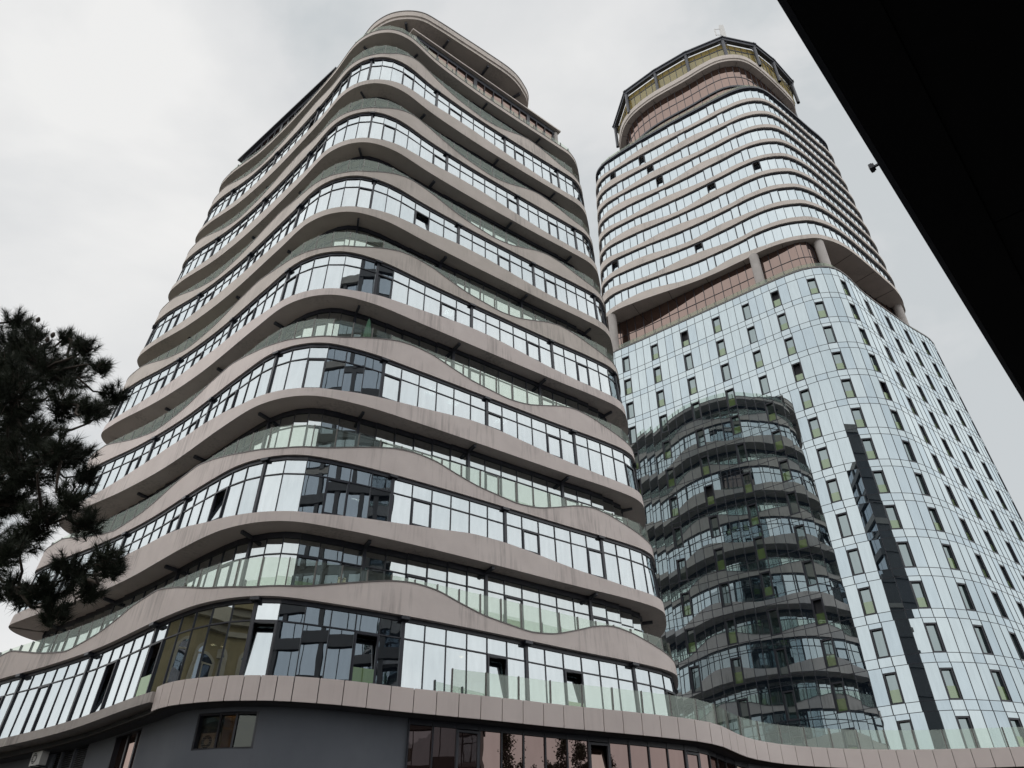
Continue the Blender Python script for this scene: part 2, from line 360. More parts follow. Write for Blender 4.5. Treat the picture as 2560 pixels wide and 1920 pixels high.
def railing(parent, plan, s_edges, zfloorf, ztop, off, show=fr, post='post', gm='rail_glass', post_d=.13):
    for j in range(len(s_edges)-1):
        s0, s1 = s_edges[j], s_edges[j+1]; sm = .5*(s0+s1); lo = float(min(zfloorf(s0), zfloorf(s1)))-.12
        if ztop-lo > .2:
            M = cell(plan, s0+.02, s1-.02, lo, ztop, off, .02)
            piece(parent, 'railing_panel', gm, tilt(M, RNG.normal(0, .004), RNG.normal(0, .004)), show(sm))
        zf = float(zfloorf(s0))
        piece(parent, 'railing_post', post, bar(plan, s0, zf-.05, max(ztop+.03, zf+.06), off-.05, .055, post_d), show(s0))

OPEN = {}
def cas_odd(k):
    r = random.Random(100+k); ph = r.randint(0, 4)
    def f(j, s):
        if not fr(s): return None
        if (j+ph) % 5 == (2 if (j//5) % 2 else 1):
            q = r.random(); return (.16 if q < (.75 if k == 0 else .13) else 0., None)
        return None
    return f
# core wall behind the windows
_c = TL.hi.mean(0); CORE = [tuple(_c+(p-_c)*.72) for p in TL.hi[::12]]
def prism(name, poly, z0, z1, mat):
    n = len(poly); V = [(x, y, z0) for x, y in poly]+[(x, y, z1) for x, y in poly]
    F = [tuple(range(n))[::-1], tuple(range(n, 2*n))]+[(i, (i+1) % n, n+(i+1) % n, n+i) for i in range(n)]
    return mesh(name, V, F, mat)
link('core_wall', prism('core', CORE, GROUND, 62, 'core'), lt)
zero = lambda s: 0.
for k in range(7):
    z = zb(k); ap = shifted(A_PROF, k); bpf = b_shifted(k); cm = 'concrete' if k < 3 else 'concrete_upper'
    # full-height window storey, glass just behind the band face
    bpk = (lambda s, f=b_shifted(k-1): f(s)) if k else None
    glazing(lt, TL, EL, z-.05 if k == 0 else z+.1, z+3.6, z+2.62, (lambda s: -.18) if k else (lambda s: -.32), 'glass_main', k, head=.2, colevery=6, colphase=2+k, casement=(lambda j, s, c=cas_odd(k), z=z, b=bpk: (lambda q: None if q is None else (q[0], (z+float(b(s))+.02) if b else None))(c(j, s))))
    # balcony band with waving parapet
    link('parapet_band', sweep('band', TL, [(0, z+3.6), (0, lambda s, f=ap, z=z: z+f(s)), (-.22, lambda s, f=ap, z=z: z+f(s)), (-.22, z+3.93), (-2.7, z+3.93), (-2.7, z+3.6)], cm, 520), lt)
    link('coping', sweep('coping', TL, [(.025, lambda s, f=ap, z=z: z+f(s)-.02), (.025, lambda s, f=ap, z=z: z+f(s)+.045), (-.25, lambda s, f=ap, z=z: z+f(s)+.045), (-.25, lambda s, f=ap, z=z: z+f(s)-.02)], 'coping', 520), lt)
    ed = np.linspace(-TL.len/2, TL.len/2, int(TL.len/1.2)+1)
    railing(lt, TL, ed, lambda s, f=ap, z=z: z+f(s), z+5.45, -.1)
    link('ceiling', cap('ceiling', TL, z+3.62, -1.6, 'slab_grey'), lt); link('ceiling', cap('ceiling', TL, z+7.22, -2.5, 'slab_grey'), lt)
    # set-back storey behind the balcony
    glazing(lt, TL, EL+.35, z+3.9, z+7.2, z+6.1, lambda s: -float(REC(s)), 'glass_recess', k, head=.3, colevery=6, colphase=4+k, casement=lambda j, s, k=k: (0., None) if fr(s) and (j+k) % 5 == 2 else None)
    if k < 6:
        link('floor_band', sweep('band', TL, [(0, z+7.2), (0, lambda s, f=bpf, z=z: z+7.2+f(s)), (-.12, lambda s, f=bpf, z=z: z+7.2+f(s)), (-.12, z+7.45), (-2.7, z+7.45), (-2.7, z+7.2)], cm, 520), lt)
    # steel brackets where the main mullions meet the bands
    for j in range(NL):
        if (j+2+k) % 6 == 0 and fr(EL[j]):
            link('bracket', unit('frame'), lt, tomat(bar(TL, EL[j], z+3.42, z+3.56, -.12, .42, .34)))
        if (j+4+k) % 6 == 0 and fr(EL[j]+.35):
            r_ = float(REC(EL[j]+.35)); link('bracket', unit('dark_metal'), lt, tomat(bar(TL, EL[j]+.35, z+7.02, z+7.18, -r_+.4, .16, .75)))
# top terrace
zT = 59.2
link('terrace_slab', sweep('band', TL, [(0, zT), (0, zT+.45), (-.25, zT+.45), (-.25, zT+.3), (-2.7, zT+.3), (-2.7, zT)], 'concrete_upper', 520), lt)
link('coping', sweep('coping', TL, [(.03, zT+.44), (.03, zT+.5), (-.28, zT+.5), (-.28, zT+.44)], 'coping', 520), lt)
railing(lt, TL, np.linspace(-TL.len/2, TL.len/2, int(TL.len/1.35)+1), lambda s: zT+.48, zT+1.28, -.12)
link('terrace_floor', cap('floor', TL, zT+.28, -2.5, 'core'), lt); link('terrace_soffit', cap('soffit', TL, zT+.02, -2.5, 'concrete_upper'), lt)

# penthouse: straight-sided glazed pavilion under a dark fascia
def wall_run(parent, a, b, z0, z1, n, gmat, inset=0., name='penthouse_pane'):
    a = np.array(a, float); b = np.array(b, float); d = norm(b-a); nrm = np.array([d[1], -d[0]]); bars = []
    e = np.linspace(0, np.linalg.norm(b-a), n+1); x = np.r_[d, 0]; y = np.array([-nrm[0], -nrm[1], 0]); zz = np.array([0, 0, 1.])
    for i in range(n):
        c = np.r_[a+d*.5*(e[i]+e[i+1]), .5*(z0+z1)]
        piece(parent, name, gmat, tilt(frame4(c, x, y, zz, e[1]-.08, .03, z1-z0-.06), RNG.normal(0, .004), RNG.normal(0, .004)))
    for i in range(n+1):
        w = .34 if i % 6 == 0 else .07
        bars.append(frame4(np.r_[a+d*e[i]+nrm*.03, .5*(z0+z1)], x, y, zz, w, .16, z1-z0))
    link('wall_frame', box_mesh('wall_frame', bars, 'frame'), parent)
def beam(parent, name, a, b, z0, z1, depth, mat, out=0.):
    a = np.array(a, float); b = np.array(b, float); d = norm(b-a); nrm = np.array([d[1], -d[0]])
    c = np.r_[.5*(a+b)+nrm*(out-depth/2), .5*(z0+z1)]
    link(name, unit(mat), parent, tomat(frame4(c, np.r_[d, 0], np.r_[-nrm, 0], (0, 0, 1), np.linalg.norm(b-a), depth, z1-z0)))
PR0, PR1 = (-8.0, 35.35), (3.8, 44.6); PL0, PL1 = (-26.2, 47.8), (-15.9, 38.9)
wall_run(lt, PR0, PR1, zT+.3, 62.15, 15, 'glass_pink')
wall_run(lt, PL0, PL1, zT+.3, 62.15, 13, 'glass_dark_pink')
beam(lt, 'fascia', (-8.1, 35.27), (3.95, 44.72), 62.15, 62.62, .4, 'dark_metal', .1)
beam(lt, 'fascia', (-26.4, 47.97), (-15.7, 38.73), 62.15, 62.62, .4, 'dark_metal', .1)
beam(lt, 'roof_edge', (-8.6, 34.9), (4.4, 45.05), 62.6, 62.76, .8, 'concrete_upper', .4)
beam(lt, 'roof_edge', (-26.8, 48.3), (-15.3, 38.4), 62.6, 62.76, .8, 'dark_metal', .4)
roofpoly = [(-26.5, 48.2), (-15.4, 38.7), (-8.3, 35.3), (4.1, 45.0), (2, 51), (-6, 55), (-20, 56)]
link('roof_slab', prism('roof_slab', roofpoly, 62.35, 62.75, 'dark_metal'), lt)
link('penthouse_core', prism('penthouse_core', [(-25, 48.6), (-15, 39.8), (-7.9, 36.0), (3.3, 45.0), (1, 50), (-6, 53), (-19, 54)], zT+.45, 62.3, 'core'), lt)
for c in ((-8.3, 35.3), (4.1, 44.9), (-15.7, 38.8)):
    V = [(c[0]+.24*math.cos(a), c[1]+.24*math.sin(a), z) for z in (zT+.3, 62.5) for a in np.linspace(0, 2*math.pi, 17)[:-1]]
    link('column', mesh('column', V, [(i, (i+1) % 16, 16+(i+1) % 16, 16+i) for i in range(16)], 'column', True), lt)
# oval roof canopy over the corner
CAN = Plan([(-12.5, 44.5), (-14.0, 40.5), (-13.9, 38.0), (-12.5, 35.9), (-10.9, 34.75), (-9.3, 34.35), (-7.7, 34.5), (-6.3, 35.3), (-4.3, 36.7), (-2.2, 38.2), (-.1, 39.8), (1.0, 41.2), (1.55, 42.8), (.8, 45), (-2, 47.5), (-5, 48.2), (-8, 48), (-10.6, 47)], 60, [(-12.5, 44.5), (-14.0, 40.5), (-13.9, 38.0), (-12.5, 35.9), (-10.9, 34.75), (-9.3, 34.35), (-7.7, 34.5), (-6.3, 35.3), (-4.3, 36.7), (-2.2, 38.2), (-.1, 39.8), (1.0, 41.2), (1.55, 42.8), (.8, 45), (-2, 47.5), (-5, 48.2), (-8, 48), (-10.6, 47)], 70, 5, 12)
link('canopy_roof', sweep('canopy', CAN, [(-.12, 64.0), (-.12, 64.32), (0, 64.36), (0, 65.0), (-.3, 65.1), (-1.2, 65.1), (-1.2, 64.0)], 'concrete_upper', 300), lt)
link('canopy_soffit', cap('soffit', CAN, 63.99, -.3, 'concrete_upper'), lt); link('canopy_top', cap('top', CAN, 65.09, -.3, 'concrete_upper'), lt)
link('coping', sweep('coping', CAN, [(.04, 65.02), (.04, 65.12), (-.3, 65.14), (-.3, 65.04)], 'coping', 300), lt)
for i in range(6):
    s = -4+4.2*i; a = CAN.p3([s], 63.9, -.35)[0]; b = CAN.p3([s], 63.9, -4.2)[0]; d = norm(b-a)
    link('canopy_rib', unit('dark_metal'), lt, tomat(frame4(.5*(a+b)-np.array([0, 0, .12]), d, np.cross((0, 0, 1), d), (0, 0, 1), np.linalg.norm(b-a), .18, .24)))

# ================================================================== PODIUM shared by both towers
PODC = [(-40, 58), (-36, 50), (-29.4, 45.7), (-25, 42.8), (-20.8, 39.6), (-16.1, 35.2), (-14.3, 33.5), (-12.2, 32.7), (-10.6, 32.55), (-9.2, 32.65), (-7.1, 33.25), (-4.8, 34.3), (-1.1, 35.8), (2.3, 37.3), (5.6, 38.6), (7.9, 39.6), (9.4, 40.4), (10.5, 41.4), (11.4, 42.7), (12.3, 43.9), (13.4, 44.9), (15.4, 46.05), (18.5, 46.9), (22, 47.2), (25.2, 46.95), (28.5, 46.4), (36, 45.2), (46, 45), (58, 52), (60, 75), (40, 95), (0, 95)]
PD = Plan(PODC, 0, PODC, 20, 8, 6)
pod = thing('podium_building', (10, 60, GROUND), 'low podium with beige panel fascia, grey corner wall and copper glass below both towers', 'building')
s_of = lambda x, y: float(min(np.linspace(-30, 90, 2400), key=lambda s: np.linalg.norm(PD.xy([s], 9)[0]-np.array([x, y]))))
sA = s_of(-15.3, 34.3); sB = s_of(46, 45)
link('terrace_deck', sweep('deck', PD, [(-.35, 8.05), (-.35, 8.85), (-1.5, 8.85), (-1.5, 8.05)], 'core', 500, True), pod)
link('deck_floor', cap('deck_floor', PD, 8.84, -2, 'core'), pod)
# fascia panels, each its own cladding sheet
chm = .018
def panel_mesh():
    bm = bmesh.new(); bmesh.ops.create_cube(bm, size=1); bmesh.ops.bevel(bm, geom=bm.edges[:], offset=.012, segments=1, affect='EDGES'); me = bpy.data.meshes.new('panel'); bm.to_mesh(me); bm.free(); me.materials.append(MATS['cladding']); return me
_unit['cladding'] = panel_mesh()
e = [sA]; 
while e[-1] < sB:
    e.append(e[-1]+(.68 if e[-1] < sA+6.2 else 1.02))
for j in range(len(e)-1):
    M = cell(PD, e[j]+.018, e[j+1]-.018, 8.07, 9.06, -.02, .06)
    piece(pod, 'fascia_panel', 'cladding', tilt(M, RNG.normal(0, .004), RNG.normal(0, .004)))
link('fascia_backing', sweep('backing', PD, [(-.09, 8.1), (-.09, 9.02), (-.3, 9.02), (-.3, 8.1)], 'joint', 600, True, (sA, sB)), pod)
sR = s_of(-2.6, 35.25)
re = list(np.arange(sR, sB, 1.62))
railing(pod, PD, re, lambda s: 9.04, 10.12, -.2, show=lambda s: True, post='post', gm='rail_glass')
# stained slab edge under the left-hand glazing
sL0 = s_of(-29, 45.5)
link('slab_edge', sweep('slab_edge', TL, [(.06, 8.42), (.06, 8.86), (-3, 8.86), (-3, 8.42)], 'stained_slab', 160, True, (-27, -5.1)), pod)
# grey corner wall, set back below the fascia
sW0, sW1 = -27., s_of(-4.1, 34.6)
wallz = (GROUND, 8.06)
def wall_patch(name, s0, s1, z0, z1, off, mat, n=40, th=.25):
    link(name, sweep(name, PD, [(off, z0), (off, z1), (off-th, z1), (off-th, z0)], mat, n, True, (s0, s1)), pod)
def s_az(u, v, off):   # where a sight line meets the recessed wall
    best = None
    for s in np.arange(-30, 70, .03):
        p = PD.xy([s], 8, off)[0]; d = ray(u, v); t = abs(p[0]*d[1]-p[1]*d[0])/np.hypot(d[0], d[1])
        if p[1] > 0 and (best is None or t < best[0]): best = (t, s, np.hypot(*p)*d[2]/np.hypot(d[0], d[1]))
    return best[1], best[2]
WO = -.9
wA, _ = s_az(478, 1873, WO); wB, wz1 = s_az(648, 1778, WO); _, wz0 = s_az(560, 1872, WO)
pA, pz0 = s_az(272, 1905, WO); pB, pz1 = s_az(362, 1800, WO)
lA, _ = s_az(150, 1915, WO); lB, _ = s_az(232, 1830, WO)
z1w, z0w = min(wz1, 7.9), wz0
segs = [(-34, lA-2.2, None), (lA-2.2, lB, 'louvre'), (lB, pA, None), (pA, pB, 'copper'), (pB, wA, None), (wA, wB, 'corner'), (wB, sW1, None)]
for a, b, kind in segs:
    if kind is None: wall_patch('wall', a, b, wallz[0], wallz[1], WO, 'painted_wall')
    elif kind == 'corner':
        wall_patch('wall', a, b, wallz[0], z0w, WO, 'painted_wall'); wall_patch('wall', a, b, z1w, wallz[1], WO, 'painted_wall')
        w = thing_part = link('window', box_mesh('window', [cell(PD, a, a+.1, z0w, z1w, WO-.12, .22), cell(PD, b-.1, b, z0w, z1w, WO-.12, .22), cell(PD, a, b, z0w, z0w+.08, WO-.12, .21), cell(PD, a, b, z1w-.08, z1w, WO-.12, .21)]+[cell(PD, a+(b-a)*f-.05, a+(b-a)*f+.05, z0w, z1w, WO-.2, .1) for f in (.36, .66)], 'frame'), pod)
        for f0, f1 in ((.03, .36), (.36, .66), (.66, .97)):
            link('pane', unit('glass_clear'), w, tomat(cell(PD, a+(b-a)*f0, a+(b-a)*f1, z0w+.05, z1w-.05, WO-.24, .03)))
        link('timber_screen', unit('wood'), w, tomat(cell(PD, a+(b-a)*.38, a+(b-a)*.64, z0w, z1w+.2, WO-.42, .05)))
    elif kind == 'copper':
        zt, zl = 8.0, 5.75
        wall_patch('wall', a, b, wallz[0], zl, WO, 'painted_wall'); wall_patch('wall', a, b, zt, wallz[1], WO, 'painted_wall')
        w = link('window', box_mesh('window', [cell(PD, a, a+.08, zl, zt, WO-.15, .28), cell(PD, b-.08, b, zl, zt, WO-.15, .28), cell(PD, a, b, zl, zl+.06, WO-.15, .27), cell(PD, a, b, zt-.06, zt, WO-.15, .27)]+[cell(PD, a+(b-a)*f-.07, a+(b-a)*f+.07, zl, zt, WO-.24, .1) for f in (.34, .68)], 'frame'), pod)
        for f0, f1 in ((.02, .34), (.34, .68), (.68, .98)):
            link('pane', unit('glass_pink'), w, tomat(tilt(cell(PD, a+(b-a)*f0, a+(b-a)*f1, zl+.05, zt-.05, WO-.27, .03), RNG.normal(0, .006), RNG.normal(0, .01))))
    else:
        wall_patch('wall', a, b, wallz[0], 3.5, WO, 'painted_wall'); wall_patch('louvre_back', a, b, 3.5, wallz[1], WO-.5, 'grille')
        for i in range(46):
            zc = 3.6+i*.1; link('louvre_slat', unit('dark_metal'), pod, tomat(tilt(cell(PD, a+.9, b-.15, zc-.008, zc+.008, WO-.1, .1), .0, 0)))
        for f in (.0, .33, .66): link('louvre_post', unit('painted_wall'), pod, tomat(bar(PD, a+.8+(b-a-.8)*f, 3.5, 8.0, WO-.05, .12 if f else 1.0, .14)))
link('soffit', sweep('soffit', PD, [(-.1, 8.06), (-.1, 8.1), (-3, 8.1), (-3, 8.06)], 'joint', 500), pod)
# copper glass storefront right of the grey wall
sG1 = sB
ge = list(np.arange(sW1, sG1, 1.08)); bars = []
for j in range(len(ge)-1):
    gm = 'glass_dark_pink' if j > 3 else 'glass_dark_pink'
    cas = j in (2, 8, 13, 24)
    if cas:
        M = cell(PD, ge[j], ge[j+1], 5.9, 7.75, WO+.03, 1.); w = np.linalg.norm(M[:3, 0]); R = M.copy()
        for a in range(3): R[:3, a] /= np.linalg.norm(R[:3, a])
        win = link('casement_window', ring_mesh(w, 1.85, .1, .14, 'dark_metal'), pod, tomat(R)); an = .2 if j == 8 else 0.
        z2 = R[:3, 2]*math.cos(an)+R[:3, 1]*math.sin(an); y2 = R[:3, 1]*math.cos(an)-R[:3, 2]*math.sin(an)
        link('pane', unit('glass_pink' if j == 8 else gm), win, tomat(frame4(R[:3, 3]-R[:3, 2]*.8+z2*.8, R[:3, 0], y2, z2, w-.22, .03, 1.6)))
        piece(pod, 'storefront_pane', gm, cell(PD, ge[j]+.03, ge[j+1]-.03, GROUND+.2, 5.85, WO, .03))
    else:
        piece(pod, 'storefront_pane', gm, tilt(cell(PD, ge[j]+.03, ge[j+1]-.03, 3.6, 7.78, WO, .03), RNG.normal(0, .005), RNG.normal(0, .006)))
        piece(pod, 'storefront_pane', gm, cell(PD, ge[j]+.03, ge[j+1]-.03, GROUND+.2, 3.55, WO, .03))
    bars.append(bar(PD, ge[j], GROUND, 8.06, WO+.02, .07, .14)); bars.append(cell(PD, ge[j], ge[j+1], 7.8, 8.07, WO+.01, .12))
link('storefront_frame', box_mesh('storefront_frame', bars, 'frame'), pod)
link('inner_wall', sweep('inner', PD, [(-2.6, GROUND), (-2.6, 8.0), (-2.8, 8.0), (-2.8, GROUND)], 'core', 300), pod)

# ================================================================== RIGHT TOWER
RL = [(9.5, 74.8), (10.4, 71.9), (14.6, 68.5), (18.7, 65.2), (22.8, 61.9), (27.6, 58.05), (29.8, 56.95), (31.8, 56.7), (33.9, 56.95), (36.3, 57.7), (39.0, 59.2), (45.6, 64.0), (50.3, 67.8), (51.3, 70.5), (48, 78), (38, 84), (24, 85), (13, 80)]
RH = [(10.4, 74.8), (11.2, 72.5), (15.3, 69.3), (19.4, 66.1), (23.5, 62.9), (27.6, 59.7), (29.7, 58.25), (31.4, 57.55), (33.4, 57.55), (35.4, 58.8), (38.4, 61.6), (44.9, 66.6), (49.0, 69.5), (49.7, 71.7), (46.5, 78), (37, 84), (24, 84.5), (13.5, 80)]
TR = Plan(RL, 17.7, RH, 57.4, 7.4, 12)
rt = thing('glass_tower', (31, 70, GROUND), 'taller right tower with gridded blue glass base, banded upper floors and ringed rooftop', 'tower')
CP = .93; NR = int(TR.len/CP/4)*4; ER = np.linspace(-TR.len/2, TR.len/2, NR+1)
def frt(s): return -33 < s < 27
# column phase so that a window column falls on the corner line seen in the photograph
sc3 = min(range(NR), key=lambda j: abs(TR.xy([ER[j]], 40)[0][0]/TR.xy([ER[j]], 40)[0][1]-math.tan(math.radians(27.84)))+(0 if frt(ER[j]) else 9))
bars = []
WTOP0 = 55.9
wr = random.Random(5)
winring = ring_mesh(CP-.02, 2.2, .11, .26, 'frame')
tr_ = random.Random(21)
def tint_of(): return 'glass_tower_blue' if tr_.random() < .28 else 'glass_tower'
for k in range(-0, 15):
    zt = WTOP0-3.3*k
    if zt < 9: break
    for j in range(NR):
        s0, s1 = ER[j], ER[j+1]; sm = .5*(s0+s1); f_ = frt(sm)
        if not f_ and k > 13: continue
        jt = .0005
        # spandrel and vision panels
        piece(rt, 'spandrel_panel', tint_of(), tilt(cell(TR, s0, s1, zt-2.9, zt-2.2, 0, .03, .03), RNG.normal(0, jt), RNG.normal(0, jt)), f_)
        win = (j-sc3) % 4 == 0 and f_
        if win:
            piece(rt, 'glass_panel', tint_of(), tilt(cell(TR, s0, s1, zt, zt+.4, 0, .03, .03), RNG.normal(0, jt), RNG.normal(0, jt)), f_)
            M = cell(TR, s0, s1, zt-2.2, zt, -.13, 1.); R = M.copy()
            for a in range(3): R[:3, a] /= np.linalg.norm(R[:3, a])
            u, v, a_ = project(R[:3, 3])
            w = link('window', winring, rt, tomat(R)); x, y, z_ = R[:3, 0], R[:3, 1], R[:3, 2]; q = wr.random(); gh = .78+.25*wr.random()
            gm = 'glass_window'
            if q < .06:   # open to the dark room
                z2 = z_*math.cos(.3)+y*math.sin(.3); y2 = y*math.cos(.3)-z_*math.sin(.3); c = R[:3, 3]-z_*1.02+z2*1.02+y*.05
                link('pane', unit(gm), w, tomat(frame4(c, x, y2, z2, CP-.16, .03, 2.04)))
            else:
                link('pane', unit(gm), w, tomat(tilt(frame4(R[:3, 3]+y*.06, x, y, z_, CP-.16, .03, 2.04), wr.gauss(0, .006), wr.gauss(0, .006))))
            if q < .62: link('guard_panel', unit('guard_green'), w, tomat(frame4(R[:3, 3]-z_*(1.02-gh/2)+y*.02, x, y, z_, CP-.17, .015, gh)))
        else:
            piece(rt, 'glass_panel', tint_of(), tilt(cell(TR, s0, s1, zt-2.2, zt+.4, 0, .03, .03), RNG.normal(0, jt), RNG.normal(0, jt)), f_)
        bars.append(bar(TR, s0, zt-2.9, zt+.4, .012, .045, .05)); bars.append(cell(TR, s0, s1, zt-2.22, zt-2.18, .01, .04)); bars.append(cell(TR, s0, s1, zt-2.92, zt-2.88, .01, .04))
for j in range(NR): bars.append(cell(TR, ER[j], ER[j+1], WTOP0+.38, WTOP0+.42, .01, .04)); piece(rt, 'spandrel_panel', tint_of(), tilt(cell(TR, ER[j], ER[j+1], WTOP0+.42, 57.3, 0, .03, .03), RNG.normal(0, .002), RNG.normal(0, .002)), frt(ER[j])); bars.append(bar(TR, ER[j], WTOP0+.4, 57.3, .012, .045, .05))
link('mullion_grid', box_mesh('mullion_grid', bars, 'frame'), rt)
link('core_wall', sweep('core', TR, [(-.45, 7), (-.45, 57.2), (-.6, 57.2), (-.6, 7)], 'core', 200), rt)
link('terrace_edge', sweep('edge', TR, [(.06, 57.28), (.06, 57.46), (-.6, 57.46), (-.6, 57.28)], 'coping', 300), rt); link('terrace_floor', cap('floor', TR, 57.3, -.2, 'core'), rt)
railing(rt, TR, np.linspace(-TR.len/2, TR.len/2, int(TR.len/1.5)+1), lambda s: 57.44, 58.35, -.35, show=frt, gm='rail_glass_dull', post_d=.09)
# open terrace storey: copper glass, columns
te = np.linspace(-TR.len/2, TR.len/2, int(TR.len/1.15)+1); bars = []
for j in range(len(te)-1):
    for za, zc in ((57.4, 59.3), (59.35, 60.9), (60.95, 63.3)):
        piece(rt, 'terrace_pane', 'glass_pink', tilt(cell(TR, te[j], te[j+1], za, zc, -2.0, .03, .04), RNG.normal(0, .004), RNG.normal(0, .005)), frt(te[j]))
    bars.append(bar(TR, te[j], 57.4, 63.32, -1.98, .06, .1))
    for za in (59.32, 60.92): bars.append(cell(TR, te[j], te[j+1], za-.03, za+.03, -1.98, .08))
link('terrace_frame', box_mesh('terrace_frame', bars, 'frame'), rt)
def column(parent, x, y, z0, z1, r, mat='column', name='column'):
    n = 24; V = [(x+r*math.cos(a), y+r*math.sin(a), z) for z in (z0, z1) for a in np.linspace(0, 2*math.pi, n+1)[:-1]]
    link(name, mesh(name, V, [(i, (i+1) % n, n+(i+1) % n, n+i) for i in range(n)], mat, True), parent)
def at_z(u, v, z): d = ray(u, v); return d[0]/d[2]*z, d[1]/d[2]*z
for u, v in ((1530, 790), (1884, 641), (2046, 607), (2243, 768)):
    x, y = at_z(u, v, 63.34); column(rt, x, y, 57.3, 63.34, .52)
# upper body
KU = 1.03
U0 = [(11.3, 72.5), (11.7, 69.6), (14.9, 67.2), (21.3, 63.7), (25.4, 60.7), (27.3, 59.1), (29.4, 57.9), (31.4, 57.35), (33.4, 57.35), (36.7, 58.9), (42.5, 63.6), (44.9, 65.8), (46.4, 67.8), (47.2, 70.3), (45, 76), (37, 82), (24, 83), (13.5, 79)]
U0 = [(x*KU, y*KU) for x, y in U0]
U1 = [(12.4, 73.5), (12.6, 70.9), (15.2, 68.2), (20.7, 63.95), (25.6, 60.6), (27.6, 59.3), (29.3, 58.35), (31.1, 57.95), (33.0, 58.4), (35.6, 60.2), (40.4, 63.9), (42.8, 65.7), (44.2, 67.2), (44.7, 69.6), (42, 75), (35, 80.5), (24, 81.5), (14, 78)]
U1 = [(x*KU, y*KU) for x, y in U1]
TU = Plan(U0, 63.345, U1, 94.245, 7, 12)
NU = int(TU.len/1.0); EU = np.linspace(-TU.len/2, TU.len/2, NU+1); FH = 2.9*KU
def fru(s): return -33 < s < 24
def ubp(k):
    def f(s):
        s = np.asarray(s, float); w = np.clip((-s-4)/5, 0, 1)
        return .62+w*(.34+.3*np.sin(2*math.pi*(s+(3.1 if k % 2 else 9.2)+.35*k)/12.4))+.05*np.sin(s*.5+k)
    return f
for k in range(10):
    z = 63.345+FH*k; bf = ubp(k); bars = []
    link('floor_band', sweep('band', TU, [(0, z), (0, lambda s, f=bf, z=z: z+f(s)), (-.3, lambda s, f=bf, z=z: z+f(s)+.02), (-.3, z+.5), (-1.2, z+.5), (-1.2, z)], 'concrete_upper', 420), rt)
    for j in range(NU):
        s0, s1 = EU[j], EU[j+1]; sm = .5*(s0+s1); z0 = z+float(bf(sm))-.05; z1 = z+FH
        cas = (j*3+k*2) % 16 < 3 and fru(sm) and sm < -1
        if cas:
            M = cell(TU, s0, s1, z0+.05, z1-.12, -.2, 1.); R = M.copy(); ww, hh = np.linalg.norm(M[:3, 0]), np.linalg.norm(M[:3, 2])
            for a in range(3): R[:3, a] /= np.linalg.norm(R[:3, a])
            w = link('casement_window', ring_mesh(round(ww, 1), round(hh, 1), .09, .12, 'frame'), rt, tomat(R)); op = wr.random() < .13
            an = .22 if op else wr.gauss(0, .006); zz = R[:3, 2]*math.cos(an)+R[:3, 1]*math.sin(an); yy = R[:3, 1]*math.cos(an)-R[:3, 2]*math.sin(an)
            link('pane', unit('glass_upper'), w, tomat(frame4(R[:3, 3]-R[:3, 2]*hh*.45+zz*hh*.45, R[:3, 0], yy, zz, ww-.18, .03, hh-.18)))
        else:
            piece(rt, 'window_pane', 'glass_upper', tilt(cell(TU, s0, s1, z+.45, z1, -.25, .03, .02), RNG.normal(0, .003), RNG.normal(0, .003)), fru(sm))
        bars.append(bar(TU, s0, z+.4, z1, -.23, .05, .07)); bars.append(cell(TU, s0, s1, z1-.14, z1, -.22, .1))
    link('window_frame', box_mesh('window_frame', bars, 'frame'), rt)
link('core_wall', sweep('core', TU, [(-.7, 63.448), (-.7, 93.936), (-.9, 93.936), (-.9, 63.448)], 'core', 200), rt)
link('soffit', cap('soffit', TU, 63.355, -.4, 'concrete_upper'), rt)
for s in np.arange(-30, 22, 4.6):
    a = TU.p3([s], 63.335, -.15)[0]; b = TU.p3([s], 63.335, -3.2)[0]; d = norm(b-a)
    link('soffit_joint', unit('joint'), rt, tomat(frame4(.5*(a+b), d, np.cross((0, 0, 1), d), (0, 0, 1), np.linalg.norm(b-a), .05, .02)))
zR = 63.345+FH*10
link('roof_band', sweep('band', TU, [(.02, zR), (.02, zR+.35), (-.4, zR+.35), (-.4, zR)], 'dark_metal', 420), rt); link('roof_deck', cap('deck', TU, zR+.2, -.3, 'core'), rt)
railing(rt, TU, np.linspace(-TU.len/2, TU.len/2, int(TU.len/1.7)+1), lambda s: zR+.33, zR+1.2, -.3, show=fru, gm='rail_glass_dull', post_d=.09)
# ring-shaped rooftop lounge
DC = [(16.5, 73.5), (16.3, 70.6), (16.8, 68.4), (18.0, 66.5), (20.3, 64.3), (24.0, 61.7), (26.4, 59.9), (28.3, 58.85), (30.3, 58.5), (32.1, 58.8), (34.2, 60.0), (36.8, 62.0), (39.3, 64.1), (40.8, 65.7), (41.4, 68), (40, 73), (34, 78.5), (24, 79.5), (18, 77)]
DC = [(x*KU, y*KU) for x, y in DC]
TD = Plan(DC, 92.7, DC, 113.3, 8, 12)
